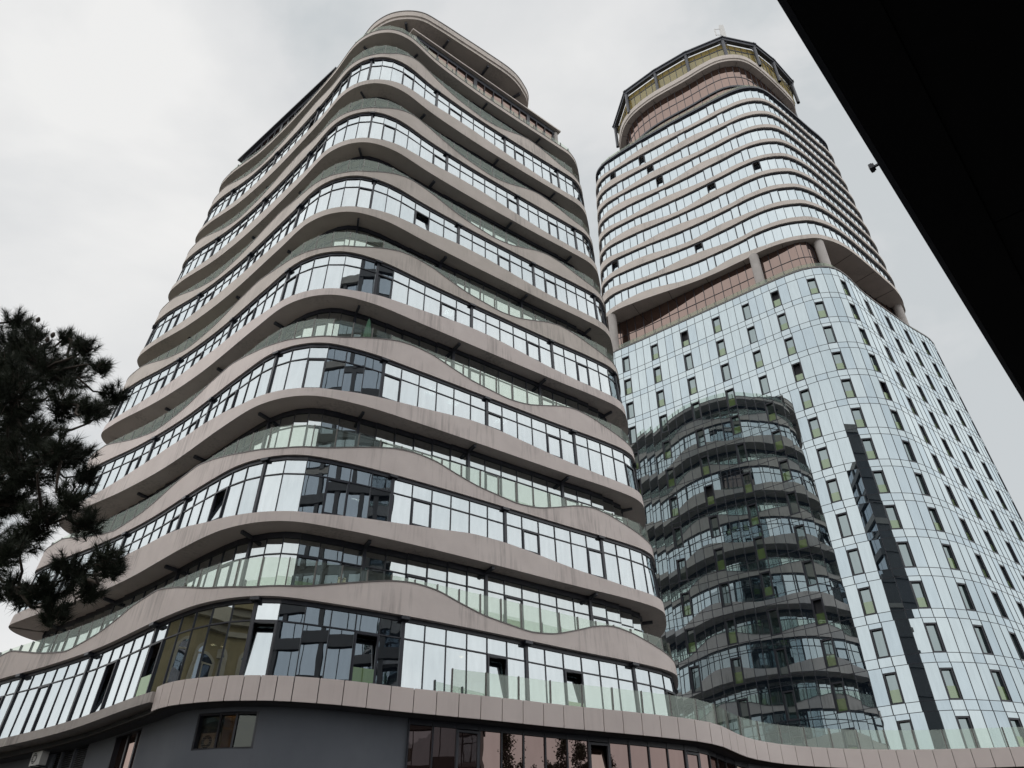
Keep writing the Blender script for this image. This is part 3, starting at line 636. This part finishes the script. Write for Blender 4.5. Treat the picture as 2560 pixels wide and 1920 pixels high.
# rooftop storey in copper glass
pe = np.linspace(-TD.len/2, TD.len/2, int(TD.len/1.15)+1); bars = []
for j in range(len(pe)-1):
    for za, zc in ((zR+.3, zR+2.6), (zR+2.9, zR+5.0), (zR+5.1, 100.9)):
        piece(rt, 'rooftop_pane', 'glass_pink', tilt(cell(TD, pe[j], pe[j+1], za, zc, -1.0, .03, .04), RNG.normal(0, .004), RNG.normal(0, .005)), fru(pe[j]))
    bars.append(bar(TD, pe[j], zR+.3, 100.92, -.98, .06, .1)); bars.append(cell(TD, pe[j], pe[j+1], zR+2.6, zR+2.9, -.92, .2)); bars.append(cell(TD, pe[j], pe[j+1], zR+5.0, zR+5.1, -.98, .08))
link('rooftop_frame', box_mesh('rooftop_frame', bars, 'dark_metal'), rt)
link('lounge_slab', sweep('lounge', TD, [(-.1, 100.94), (-.1, 101.3), (.05, 101.352), (.05, 102.228), (-.25, 102.279), (-.25, 101.867), (-2, 101.867), (-2, 100.94)], 'concrete_upper', 360), rt)
link('lounge_soffit', cap('soffit', TD, 100.93, -.35, 'concrete_upper'), rt)
for s in np.arange(-28, 18, 2.6):
    a = TD.p3([s], 100.909, -.3)[0]; b = TD.p3([s], 100.909, -3.2)[0]; d = norm(b-a)
    link('soffit_joint', unit('joint'), rt, tomat(frame4(.5*(a+b), d, np.cross((0, 0, 1), d), (0, 0, 1), np.linalg.norm(b-a), .04, .02)))
RP = [(16.2, 73.4), (17.2, 67.5), (21.0, 64.1), (25.0, 61.3), (29.8, 59.0), (34.5, 60.0), (37.9, 62.4), (41.6, 65.8), (42.5, 69), (39, 75.5), (32, 79.5), (22, 79.5)]
RP = [(x*KU, y*KU) for x, y in RP]
nR = len(RP); bars = []
for i in range(nR):
    a = np.array(RP[i]); b = np.array(RP[(i+1) % nR]); d = norm(b-a); nv = np.array([d[1], -d[0]]); Ln = np.linalg.norm(b-a); x = np.r_[d, 0]; y = np.r_[-nv, 0]; zz = np.array([0, 0, 1.])
    vis = i < 9
    beam(rt, 'ring_beam', a-d*.2, b+d*.2, 106.708, 107.223, .55, 'dark_metal', .25); beam(rt, 'ring_gutter', a-d*.3, b+d*.3, 107.223, 107.429, .9, 'dark_metal', .4)
    n = 5
    for q in range(n):
        for z0, z1 in ((102.176, 105.369), (105.575, 106.708)):
            c = np.r_[a+d*Ln*(q+.5)/n-nv*.45, .5*(z0+z1)]
            piece(rt, 'lounge_pane', 'glass_yellow', tilt(frame4(c, x, y, zz, Ln/n-.05, .03, z1-z0), RNG.normal(0, .004), RNG.normal(0, .01)), vis)
        if q: bars.append(frame4(np.r_[a+d*Ln*q/n-nv*.43, 104.442], x, y, zz, .06, .1, 4.4))
    bars.append(frame4(np.r_[.5*(a+b)-nv*.43, 105.472], x, y, zz, Ln, .1, .18))
    column(rt, a[0], a[1], 101.97, 106.811, .24, 'dark_metal', 'ring_post')
    for sg in (-1, 1):   # knee braces at the post heads
        p0 = np.r_[a, 105.987]; dirn = d if sg > 0 else -norm(a-np.array(RP[i-1])); p1 = np.r_[a+dirn*.75, 106.76]; v_ = norm(p1-p0); side = norm(np.cross(v_, (0, 0, 1)))
        link('knee_brace', unit('dark_metal'), rt, tomat(frame4(.5*(p0+p1), v_, side, np.cross(v_, side), np.linalg.norm(p1-p0), .12, .12)))
link('lounge_frame', box_mesh('lounge_frame', bars, 'dark_metal'), rt)
bars = []
for i in range(8):   # thin roof guard rail
    a = np.r_[np.array(RP[i])*.97+np.array([29, 71.07])*.03, 108.15]; b = np.r_[np.array(RP[i+1])*.97+np.array([29, 71.07])*.03, 108.15]; d = norm(b-a)
    bars.append(frame4(.5*(a+b), d, np.cross((0, 0, 1), d), (0, 0, 1), np.linalg.norm(b-a), .04, .04)); bars.append(frame4(a-np.array([0, 0, .4]), (1, 0, 0), (0, 1, 0), (0, 0, 1), .05, .05, .85))
link('roof_rail', box_mesh('roof_rail', bars, 'dark_metal'), rt)

# ------------------------------------------------------------------ rooftop antenna
ant = thing('antenna_mast', (31.2, 61.4, 107.4), 'grey panel antenna mast on the roof of the taller tower', 'antenna')
I3 = ((1, 0, 0), (0, 1, 0), (0, 0, 1))
for nm, c, w in (('mast', (31.2, 61.4, 109.4), (.24, .24, 4.4)), ('antenna_panel', (31.35, 61.2, 109.9), (.6, .42, 3.4)), ('bracket', (30.7, 61.3, 110.9), (.9, .06, .06)), ('bracket', (30.7, 61.3, 109.3), (.9, .06, .06)), ('side_rod', (30.3, 61.3, 110.1), (.12, .12, 1.8)), ('base_plate', (31.2, 61.4, 107.5), (1.0, 1.0, .12))):
    link(nm, unit('white_metal'), ant, tomat(frame4(c, *I3, *w)))
# ================================================================== dark building the camera stands beside (its eave fills the upper right corner)
EA = np.array([2.1, 3.1]); ED = norm(np.array([4.8, 5.4])); EN = np.array([-ED[1], ED[0]])   # edge line and its outward side
db = thing('dark_building', (12, 0, GROUND), 'dark building overhead whose straight shaded eave fills the upper right corner', 'building')
def ept(t, o, z): return np.r_[EA+ED*t+EN*o, z]
EX, EY, EZ = np.r_[ED, 0], np.r_[-EN, 0], np.array([0, 0, 1.])
def ebox(name, t0, t1, o0, o1, z0, z1, mat, parent=None, M=False):
    m = frame4(.5*(ept(t0, o0, z0)+ept(t1, o1, z1)), EX, EY, EZ, t1-t0, o1-o0, z1-z0)
    return m if M else link(name, unit(mat), parent or db, tomat(m))
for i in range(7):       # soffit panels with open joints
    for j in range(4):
        ebox('soffit_panel', -9+4.2*i+.012, -9+4.2*(i+1)-.012, -.6-1.5*(j+1)+.01, -.6-1.5*j-.01, 6.0, 6.05, 'shaded_eave')
ebox('eave_beam', -9.2, 20.4, -.6, -.06, 5.97, 6.5, 'shaded_eave'); ebox('gutter', -9.2, 20.4, -.055, 0, 5.99, 6.2, 'dark_metal'); ebox('eave_slab', -9.2, 20.4, -7.2, -.02, 6.06, 6.45, 'shaded_eave')
ebox('wall', -9, 21.5, -24, -4.2, GROUND, 6.0, 'dark_facade')
FT0, FT1, FO = -9., 20., -2.2
for k in range(17):
    z = 6.6+3.5*k
    ebox('floor_band', FT0-.15, FT1+.15, -22, FO+(.22 if k % 3 else .05), z, z+(.95 if k % 3 else .6), 'slab_grey' if k % 4 == 1 and k > 5 else 'dark_facade')
    for i in range(20):
        piece(db, 'pane', 'glass_dark', tilt(ebox('', FT0+i*1.45+.04, FT0+(i+1)*1.45-.04, FO-.1, FO-.06, z+.9, z+3.5, '', M=True), RNG.normal(0, .004), RNG.normal(0, .004)), False)
        if i % 3 == 0: piece(db, 'pier', 'dark_facade', ebox('', FT0+i*1.45-.2, FT0+i*1.45+.2, FO-.3, FO+.12, z+.5, z+3.6, '', M=True), False)
ebox('tower_wall', FT0, FT1, -21.5, FO-.15, 6.5, 66, 'dark_facade'); ebox('roof_parapet', FT0-.2, FT1+.2, -22, FO+.3, 66, 67.2, 'slab_grey')
fl = thing('floodlight', tuple(ept(2.1, .02, 6.05)), 'small floodlight bracketed to the edge of the dark eave', 'lamp')
for nm, t0, t1, o0, o1, z0, z1, m in (('bracket', 2.09, 2.11, 0, .05, 6.02, 6.04, 'dark_metal'), ('housing', 2.065, 2.135, .05, .08, 6.0, 6.06, 'dark_metal'), ('lens', 2.07, 2.13, .08, .084, 6.005, 6.055, 'white_metal')): ebox(nm, t0, t1, o0, o1, z0, z1, m, fl)
for i in range(4): ebox('fin', 2.07+i*.018, 2.075+i*.018, .035, .05, 6.005, 6.055, 'dark_metal', fl)

# ================================================================== ochre classical house, seen mirrored in the lowest corner windows
oc = thing('ochre_house', (-36, 2, GROUND), 'ochre classical house with arched windows mirrored in the lowest corner panes', 'house')
OA = np.array([-26.5, 1.2]); OD = norm(np.array([-13., 13.])); ON = np.array([.7071, .7071])
OX, OY, OZ = np.r_[-OD, 0], np.r_[-ON, 0], np.array([0, 0, 1.])
def obox(name, t0, t1, o0, o1, z0, z1, mat, parent=None):
    c = np.r_[OA+OD*.5*(t0+t1)+ON*.5*(o0+o1), .5*(z0+z1)]
    return link(name, unit(mat), parent or oc, tomat(frame4(c, OX, OY, OZ, t1-t0, o1-o0, z1-z0)))
obox('wall', 0, 24, -12, 0, GROUND, 22.6, 'ochre')
for i, (o, z0, z1) in enumerate(((.25, 21.6, 22.0), (.5, 22.6, 23.2), (.9, 23.2, 23.7), (1.35, 23.7, 24.3), (1.0, 24.3, 24.7))): obox('cornice', -o, 24+o, -12-o, o, z0, z1, 'ochre_trim' if i != 3 else 'ochre')
obox('roof', -.2, 24.2, -12, .2, 24.7, 26.0, 'slab_grey')
for t in (.8, 23.2): obox('pilaster', t-.55, t+.55, 0, .3, GROUND, 21.6, 'ochre_trim'); obox('capital', t-.75, t+.75, 0, .5, 20.6, 21.3, 'ochre_trim')
def arch_pts(w, zs, zt, n=14): return [(-w/2, zs), (w/2, zs)]+[(w/2*math.cos(a), zt+w/2*math.sin(a)) for a in np.linspace(0, math.pi, n)]
def arch(w, zs, zt, d, mat, name):
    P = arch_pts(w, zs, zt); n = len(P); V = [(x, 0, z) for x, z in P]+[(x, -d, z) for x, z in P]
    return mesh(name, V, [tuple(range(n)), tuple(range(n, 2*n))[::-1]]+[(i, (i+1) % n, n+(i+1) % n, n+i) for i in range(n)], mat)
for o, z0, z1 in ((0, GROUND, 22.6), (.5, 22.6, 23.2), (1.2, 23.2, 24.5)):
    link('wing_wall' if not o else 'wing_cornice', unit('ochre' if not o else 'ochre_trim'), oc, tomat(frame4((-50, 30, .5*(z0+z1)), *I3, 14+2*o, 26+2*o, z1-z0)))
trim, pn = arch(2.1, -1.9, .9, .12, 'ochre_trim', 'arch_trim'), arch(1.6, -1.75, .9, .16, 'glass_dark', 'arch_pane')
WX, WY = np.array([0., 1, 0]), np.array([-1., 0, 0])
spots = [(np.r_[OA+OD*(3.2+i*2.95)+ON*.01, zc], OX, OY, ON) for zc in (18.9, 13.2, 7.6) for i in range(6)]+[(np.array([-42.99, 19.5+i*2.9, zc]), WX, WY, np.array([1., 0])) for zc in (18.9, 13.2) for i in range(8)]
for c, wx, wy, wn in spots:
    if True:
        R = frame4(c, wx, wy, OZ, 1, 1, 1)
        w = link('window', trim, oc, tomat(R)); link('pane', pn, w, tomat(R))
        for dx, wd, z0, z1 in ((0, .09, -1.75, .9), (0, 1.6, .85, .97), (-.76, .08, -1.75, .9), (.76, .08, -1.75, .9)):
            link('glazing_bar', unit('ochre_trim'), w, tomat(frame4(c+wx*dx+np.r_[wn*.19, .5*(z0+z1)], wx, wy, OZ, wd, .06, z1-z0)))

# ================================================================== trees mirrored in the copper storefront
def blob_tree(name, x, y, h, r, label, group, conifer=False, n=17000, seed=1):
    rg = np.random.default_rng(seed); t = thing(name, (x, y, GROUND), label, 'tree', group)
    nn = 10; V = [(x+(.22*(1-.7*q))*math.cos(a), y+(.22*(1-.7*q))*math.sin(a), GROUND+q*h*.8) for q in (0, .5, 1) for a in np.linspace(0, 2*math.pi, nn+1)[:-1]]
    link('trunk', mesh('trunk', V, [(k*nn+i, k*nn+(i+1) % nn, (k+1)*nn+(i+1) % nn, (k+1)*nn+i) for k in range(2) for i in range(nn)], 'bark', True), t)
    C = []
    for i in range(110):
        q = rg.random(); zz = GROUND+h*(.18+.82*q); rr = r*((1-q)**.8 if conifer else math.sin(math.pi*min(.97, .15+.85*q))**.7)*(.35+.65*rg.random()); a = rg.random()*6.283; C.append((x+rr*math.cos(a), y+rr*math.sin(a), zz))
    C = np.array(C); ctr = C[rg.integers(0, 110, n)]+rg.normal(0, 1, (n, 3))*np.array([.34, .34, .3])*r*.45
    u = rg.normal(0, 1, (n, 3)); u /= np.linalg.norm(u, axis=1)[:, None]; v = np.cross(u, rg.normal(0, 1, (n, 3))); v /= np.linalg.norm(v, axis=1)[:, None]
    sz = rg.uniform(.06, .13, (n, 1)); V = np.concatenate([ctr-u*sz, ctr+v*sz*.6, ctr+u*sz, ctr-v*sz*.6]); F = [(i, i+n, i+2*n, i+3*n) for i in range(n)]
    link('crown', mesh('crown', V, F, 'foliage'), t)
for i, (x, y, h, r, c) in enumerate(((20.3, 18.6, 15.6, 2.0, True), (22.6, 18.9, 12.8, 1.5, False), (24.4, 19.5, 14.8, 1.5, False), (25.6, 21.0, 14.0, 1.8, False), (29.0, 21.5, 11.0, 1.9, False))):
    blob_tree('conifer_tree' if c else 'street_tree', x, y, h, r, ['slender conifer mirrored at the left end of the copper storefront', 'first bushy tree mirrored beside the conifer in the storefront', 'second bushy tree mirrored in the copper storefront', 'tall bushy tree mirrored next to the open storefront casement', 'low bushy tree mirrored right of the open storefront casement'][i], 'trees mirrored in the storefront', c, seed=40+i)

# ================================================================== small things on and in the buildings
def ac_unit(s, z, off, label):
    c = PD.p3([s], z, off)[0]; tn = PD.p3([s+.1], z, off)[0]-PD.p3([s-.1], z, off)[0]; x = norm(tn); y = np.array([-x[1], x[0], 0]); zz = np.array([0, 0, 1.])
    t = thing('air_conditioner', tuple(c-zz*.33), label, 'air conditioner', 'outdoor air conditioners')
    link('casing', unit('white_metal'), t, tomat(frame4(c, x, y, zz, .95, .36, .66)))
    n = 24; R = frame4(c-y*.185-x*.14, x, y, zz, 1, 1, 1)
    V = [(.25*math.cos(a), 0, .25*math.sin(a)) for a in np.linspace(0, 6.2832, n+1)[:-1]]+[(0, .01, 0)]
    link('fan_grille', mesh('fan', V, [(i, (i+1) % n, n) for i in range(n)], 'grille'), t, tomat(R))
    for i in range(5): link('grille_bar', unit('white_metal'), t, tomat(frame4(c-y*.195-x*.14+zz*(-.18+.09*i), x, y, zz, .46, .012, .014)))
    link('side_vent', unit('grille'), t, tomat(frame4(c-x*.478, x, y, zz, .012, .26, .5)))
    for sg in (-.3, .3): link('bracket', unit('dark_metal'), t, tomat(frame4(c-zz*.36+x*sg+y*.1, x, y, zz, .05, .6, .05)))
s_ac, _ = s_az(108, 1860, WO+.5)
ac_unit(s_ac, 7.75, WO+.45, 'upper outdoor air conditioner on the grey wall under the stained slab edge'); ac_unit(s_ac, 6.75, WO+.45, 'lower outdoor air conditioner cut off by the bottom edge of the photo')
ac_unit(wA+(wB-wA)*.2, z0w+.38, WO-.55, 'outdoor air conditioner standing behind the corner window panes')
# ceiling lights behind the glass
def indoors(x, y, z, off=-.45):
    P = TL.xy(TL.loop(400), z, off); d = np.array([x, y])-TL.lo.mean(0); n = P-TL.lo.mean(0); a = np.arctan2(n[:, 1], n[:, 0]); k = np.argmin(np.abs(np.angle(np.exp(1j*(a-math.atan2(d[1], d[0])))))); return np.hypot(*d) < np.hypot(*n[k])
DL = ((531, 1612, 'left of the arched reflection'), (557, 1616, 'over the arched reflection'), (778, 1580, 'upper of the two in the dark corner panes'), (758, 1591, 'lower of the two in the dark corner panes'), (1154, 1642, 'behind the open casement right of the corner'), (1107, 1659, 'above the first railing post of the podium'), (1320, 1658, 'near the middle of the lowest window row'), (1623, 1713, 'at the right end of the lowest window row'), (1663, 1732, 'rightmost, just above the podium railing'))
for u, v, w in DL:
    zc = 12.36; x, y = at_z(u, v, zc); n = 12
    if not indoors(x, y, zc): continue
    c = np.linspace(0, 6.2832, n+1)[:-1]
    t = mesh('downlight', [(x+.09*math.cos(a), y+.09*math.sin(a), zc-.02) for a in c]+[(x+.12*math.cos(a), y+.12*math.sin(a), zc) for a in c], [tuple(range(n))]+[(j, (j+1) % n, n+(j+1) % n, n+j) for j in range(n)], 'lamp_warm')
    tag(link('downlight', t), 'warm round downlight '+w, 'ceiling light', 'downlights in the lowest storey')
for u, v, zc, w in ((764, 1261, 19.5, 'behind the third window row, left of the corner mullion'), (880, 1251, 19.5, 'behind the dark panes of the third window row'), (1081, 977, 26.7, 'leftmost in the fifth window row'), (1136, 1003, 26.7, 'second from the left in the fifth window row'), (1255, 1050, 26.7, 'rightmost in the fifth window row'), (1125, 780, 33.9, 'alone in the seventh window row')):
    x, y = at_z(u, v, zc)
    if indoors(x, y, zc): tag(link('panel_light', unit('lamp_white'), None, tomat(frame4((x, y, zc-.03), norm((.8, .55, 0)), norm((-.55, .8, 0)), (0, 0, 1), .6, .6, .05))), 'square white ceiling panel '+w, 'ceiling light', 'office ceiling panels')
for u, v, w in ((826, 1640, 'lower of the pair in the dark corner panes'), (848, 1631, 'upper of the pair in the dark corner panes'), (1105, 1663, 'above the first podium railing post')):
    x, y = at_z(u, v, 12.3)
    if indoors(x, y, 12.3): tag(link('strip_light', unit('lamp_warm'), None, tomat(frame4((x, y, 12.3), norm((.85, .5, 0)), norm((-.5, .85, 0)), (0, 0, 1), 1.3, .05, .04))), 'thin warm strip light '+w, 'ceiling light', 'strip lights in the lowest storey')
p = PD.p3([wA+(wB-wA)*.5], z1w+.06, WO-.36)[0]
tag(link('lamp_tube', unit('lamp_warm'), None, tomat(frame4(p, *I3, .5, .05, .04))), 'warm lamp lighting the timber screen behind the grey corner wall window', 'lamp')
# balcony things
def lathe(name, prof, mat, n=18):
    V = [(r*math.cos(a), r*math.sin(a), z) for r, z in prof for a in np.linspace(0, 6.2832, n+1)[:-1]]; m = len(prof)
    return mesh(name, V, [(k*n+i, k*n+(i+1) % n, (k+1)*n+(i+1) % n, (k+1)*n+i) for k in range(m-1) for i in range(n)]+[tuple(range(n))[::-1], tuple(range((m-1)*n, m*n))], mat, True)
def balcony_spot(u, v, z, off):
    d = ray(u, v); best = min(np.arange(-26, 26, .05), key=lambda s: abs(TL.xy([s], z, off)[0][0]*d[1]-TL.xy([s], z, off)[0][1]*d[0])); return TL.p3([best], z, off)[0]
p = balcony_spot(923, 800, 27.13, -.75); pa = thing('folded_parasol', tuple(p), 'folded green parasol standing on a balcony near the tower corner', 'parasol')
link('pole', lathe('pole', [(.03, 0), (.03, 2.75)], 'dark_metal', 8), pa, Matrix.Translation(p)); link('canopy', lathe('canopy', [(.05, .75), (.2, .85), (.24, 1.2), (.17, 1.9), (.09, 2.5), (.02, 2.7)], 'green_cloth'), pa, Matrix.Translation(p)); link('base', lathe('base', [(.3, 0), (.3, .08), (.06, .12)], 'dark_metal'), pa, Matrix.Translation(p))
for i, (u, lab) in enumerate(((851, 'cream jar behind the railing of the lowest balcony, left of its twin'), (861, 'cream jar behind the railing of the lowest balcony, right of its twin'))):
    p = balcony_spot(u, 1445, 12.75, -.42); t = thing('jar', tuple(p), lab, 'jar', 'jars on the lowest balcony')
    link('body', lathe('body', [(.09, 0), (.13, .1), (.14, .45), (.09, .62), (.07, .7)], 'cream'), t, Matrix.Translation(p)@Matrix.Scale(1.4, 4, (0, 0, 1))); link('rim', lathe('rim', [(.09, .97), (.1, 1.0), (.09, 1.04)], 'ochre_trim'), t, Matrix.Translation(p))

# ================================================================== pine in the left foreground
def tube(pts, rads, n=7):
    pts = np.array(pts, float); V = []; F = []
    for i, p in enumerate(pts):
        d = norm(pts[min(i+1, len(pts)-1)]-pts[max(i-1, 0)]); a = norm(np.cross(d, (.3, .2, 1))); b = np.cross(d, a)
        for k in range(n): w = 2*math.pi*k/n; V.append(p+(a*math.cos(w)+b*math.sin(w))*rads[i])
    for i in range(len(pts)-1):
        for k in range(n): F.append((i*n+k, i*n+(k+1) % n, (i+1)*n+(k+1) % n, (i+1)*n+k))
    return V, F
pg = np.random.default_rng(3)
TX, TY = -11.2, 9.8
pine = thing('pine_tree', (TX, TY, GROUND), 'dark pine with long needle tufts reaching in from the left edge', 'tree')
trunk = [(TX, TY, GROUND), (TX+.1, TY, 2), (TX+.35, TY-.1, 5), (TX+.5, TY, 8), (TX+.6, TY, 10.2)]
link('trunk', mesh('trunk', *tube(trunk, [.3, .27, .21, .14, .05], 12), 'bark', True), pine)
CL = [(80, 190, 55), (60, 330, 105), (170, 255, 55), (305, 262, 34), (400, 315, 62), (470, 395, 42), (525, 525, 62), (470, 600, 45), (200, 420, 125), (330, 430, 90), (60, 520, 140), (300, 560, 95), (415, 600, 50), (100, 650, 105), (370, 800, 60), (250, 790, 110), (110, 850, 125), (400, 900, 52), (330, 1000, 75), (60, 1000, 105), (200, 1090, 90), (400, 1120, 66), (130, 1180, 75), (50, 1240, 60), (500, 1280, 70), (540, 1330, 38), (350, 1350, 100), (430, 1420, 52), (230, 1430, 85), (60, 1420, 60), (110, 1450, 46), (250, 1530, 58), (180, 720, 80), (20, 800, 90), (20, 420, 90), (150, 330, 90), (-80, 420, 140), (-80, 700, 150), (-90, 1000, 150), (-80, 1250, 130)]
tufts = []; nb = 0
limbs = []
SPR = []
while len(SPR) < 46:      # the rest of the crown, all round the trunk
    q = pg.random(); zc = 3.2+7.6*q; a = pg.random()*6.283; r_ = (2.9*(1-.75*q))*(.35+.65*pg.random()); c = np.array([TX+.4+r_*math.cos(a), TY+r_*math.sin(a), zc]); u, v, _ = project(c)
    if u < -190: SPR.append((c, .42+.2*pg.random()))
for (cu, cv, cr_) in sorted(CL, key=lambda q: q[0]):
    u, v = cu/1.8433, 700+cv/1.8433; y = 9.6+pg.normal(0, .75); d = ray(u, v); c = d*(y/d[1]); SPR.append((c, cr_/1.8433/1922*np.linalg.norm(c)))
for c, rr in SPR:
    # branch from the nearest spray that is closer to the trunk
    dt = math.hypot(c[0]-TX, c[1]-TY); near = [q for q in limbs if q[0] < dt-.25]
    tp = min(near, key=lambda q: np.linalg.norm(q[1]-c))[1] if near else np.array([np.interp(c[2]-.5, [q[2] for q in trunk], [q[0] for q in trunk]), TY, c[2]-.5])
    limbs.append((dt, c)); ln_ = np.linalg.norm(c-tp); mid = .5*(tp+c)+np.array([0, pg.normal(0, .1*ln_), -.1*ln_+pg.normal(0, .08*ln_)])
    br = [tp, .5*tp+.5*mid+pg.normal(0, .05, 3), mid, .5*mid+.5*c+pg.normal(0, .05, 3), c]
    r0 = .018+.02*max(0, 1-dt/5); V, F = tube(br, [r0*1.3, r0*1.15, r0, r0*.8, r0*.55]); link('branch', mesh('branch', V, F, 'bark', True), pine)
    nt_ = int(12+430*rr*rr)
    V = []; F = []
    for i in range(nt_):
        o = pg.normal(0, 1, 3); o = o/np.linalg.norm(o)*rr*(pg.random()**.45); tip = c+o*np.array([1, 1.15, .92]); base = c+o*.25+pg.normal(0, .03, 3)+np.array([0, 0, -.05])
        tufts.append((tip, norm(tip-base+np.array([0, 0, .12])))); b = len(V)
        v_, f_ = tube([base, .5*(base+tip)+pg.normal(0, .02, 3), tip], [.009, .007, .005], 4); V += v_; F += [tuple(b+q for q in ff) for ff in f_]
    link('twigs', mesh('twigs', V, F, 'bark'), pine, kind='stuff')
nn = 70; T = len(tufts); P0 = np.repeat(np.array([t[0] for t in tufts]), nn, 0); D0 = np.repeat(np.array([t[1] for t in tufts]), nn, 0)
back = pg.random((T*nn, 1))*.12; root = P0-D0*back
dr = D0*.75+pg.normal(0, .55, (T*nn, 3)); dr /= np.linalg.norm(dr, axis=1)[:, None]; ln = pg.uniform(.09, .17, (T*nn, 1)); sd = np.cross(dr, pg.normal(0, 1, (T*nn, 3))); sd /= np.linalg.norm(sd, axis=1)[:, None]; sd *= .0036
V = np.concatenate([root-sd, root+sd, root+dr*ln]); m = T*nn; me = bpy.data.meshes.new('needles'); me.vertices.add(3*m); me.vertices.foreach_set('co', V.ravel())
F = np.stack([np.arange(m), np.arange(m)+m, np.arange(m)+2*m], 1).astype(np.int32); me.loops.add(3*m); me.loops.foreach_set('vertex_index', F.ravel()); me.polygons.add(m); me.polygons.foreach_set('loop_start', np.arange(0, 3*m, 3, dtype=np.int32)); me.polygons.foreach_set('loop_total', np.full(m, 3, np.int32)); me.materials.append(MATS['needles']); me.update(calc_edges=True); me.shade_flat()
link('crown', me, pine, kind='stuff')
for (u, v) in ((132, 838), (118, 850), (95, 800)):     # cones
    d = ray(u, v); c = d*(9.3/d[1]); link('cone', lathe('cone', [(.01, -.05), (.03, -.02), (.034, .01), (.02, .045), (.004, .06)], 'bark', 10), pine, Matrix.Translation(c))
print('tufts', T, 'needles', m)
flush()
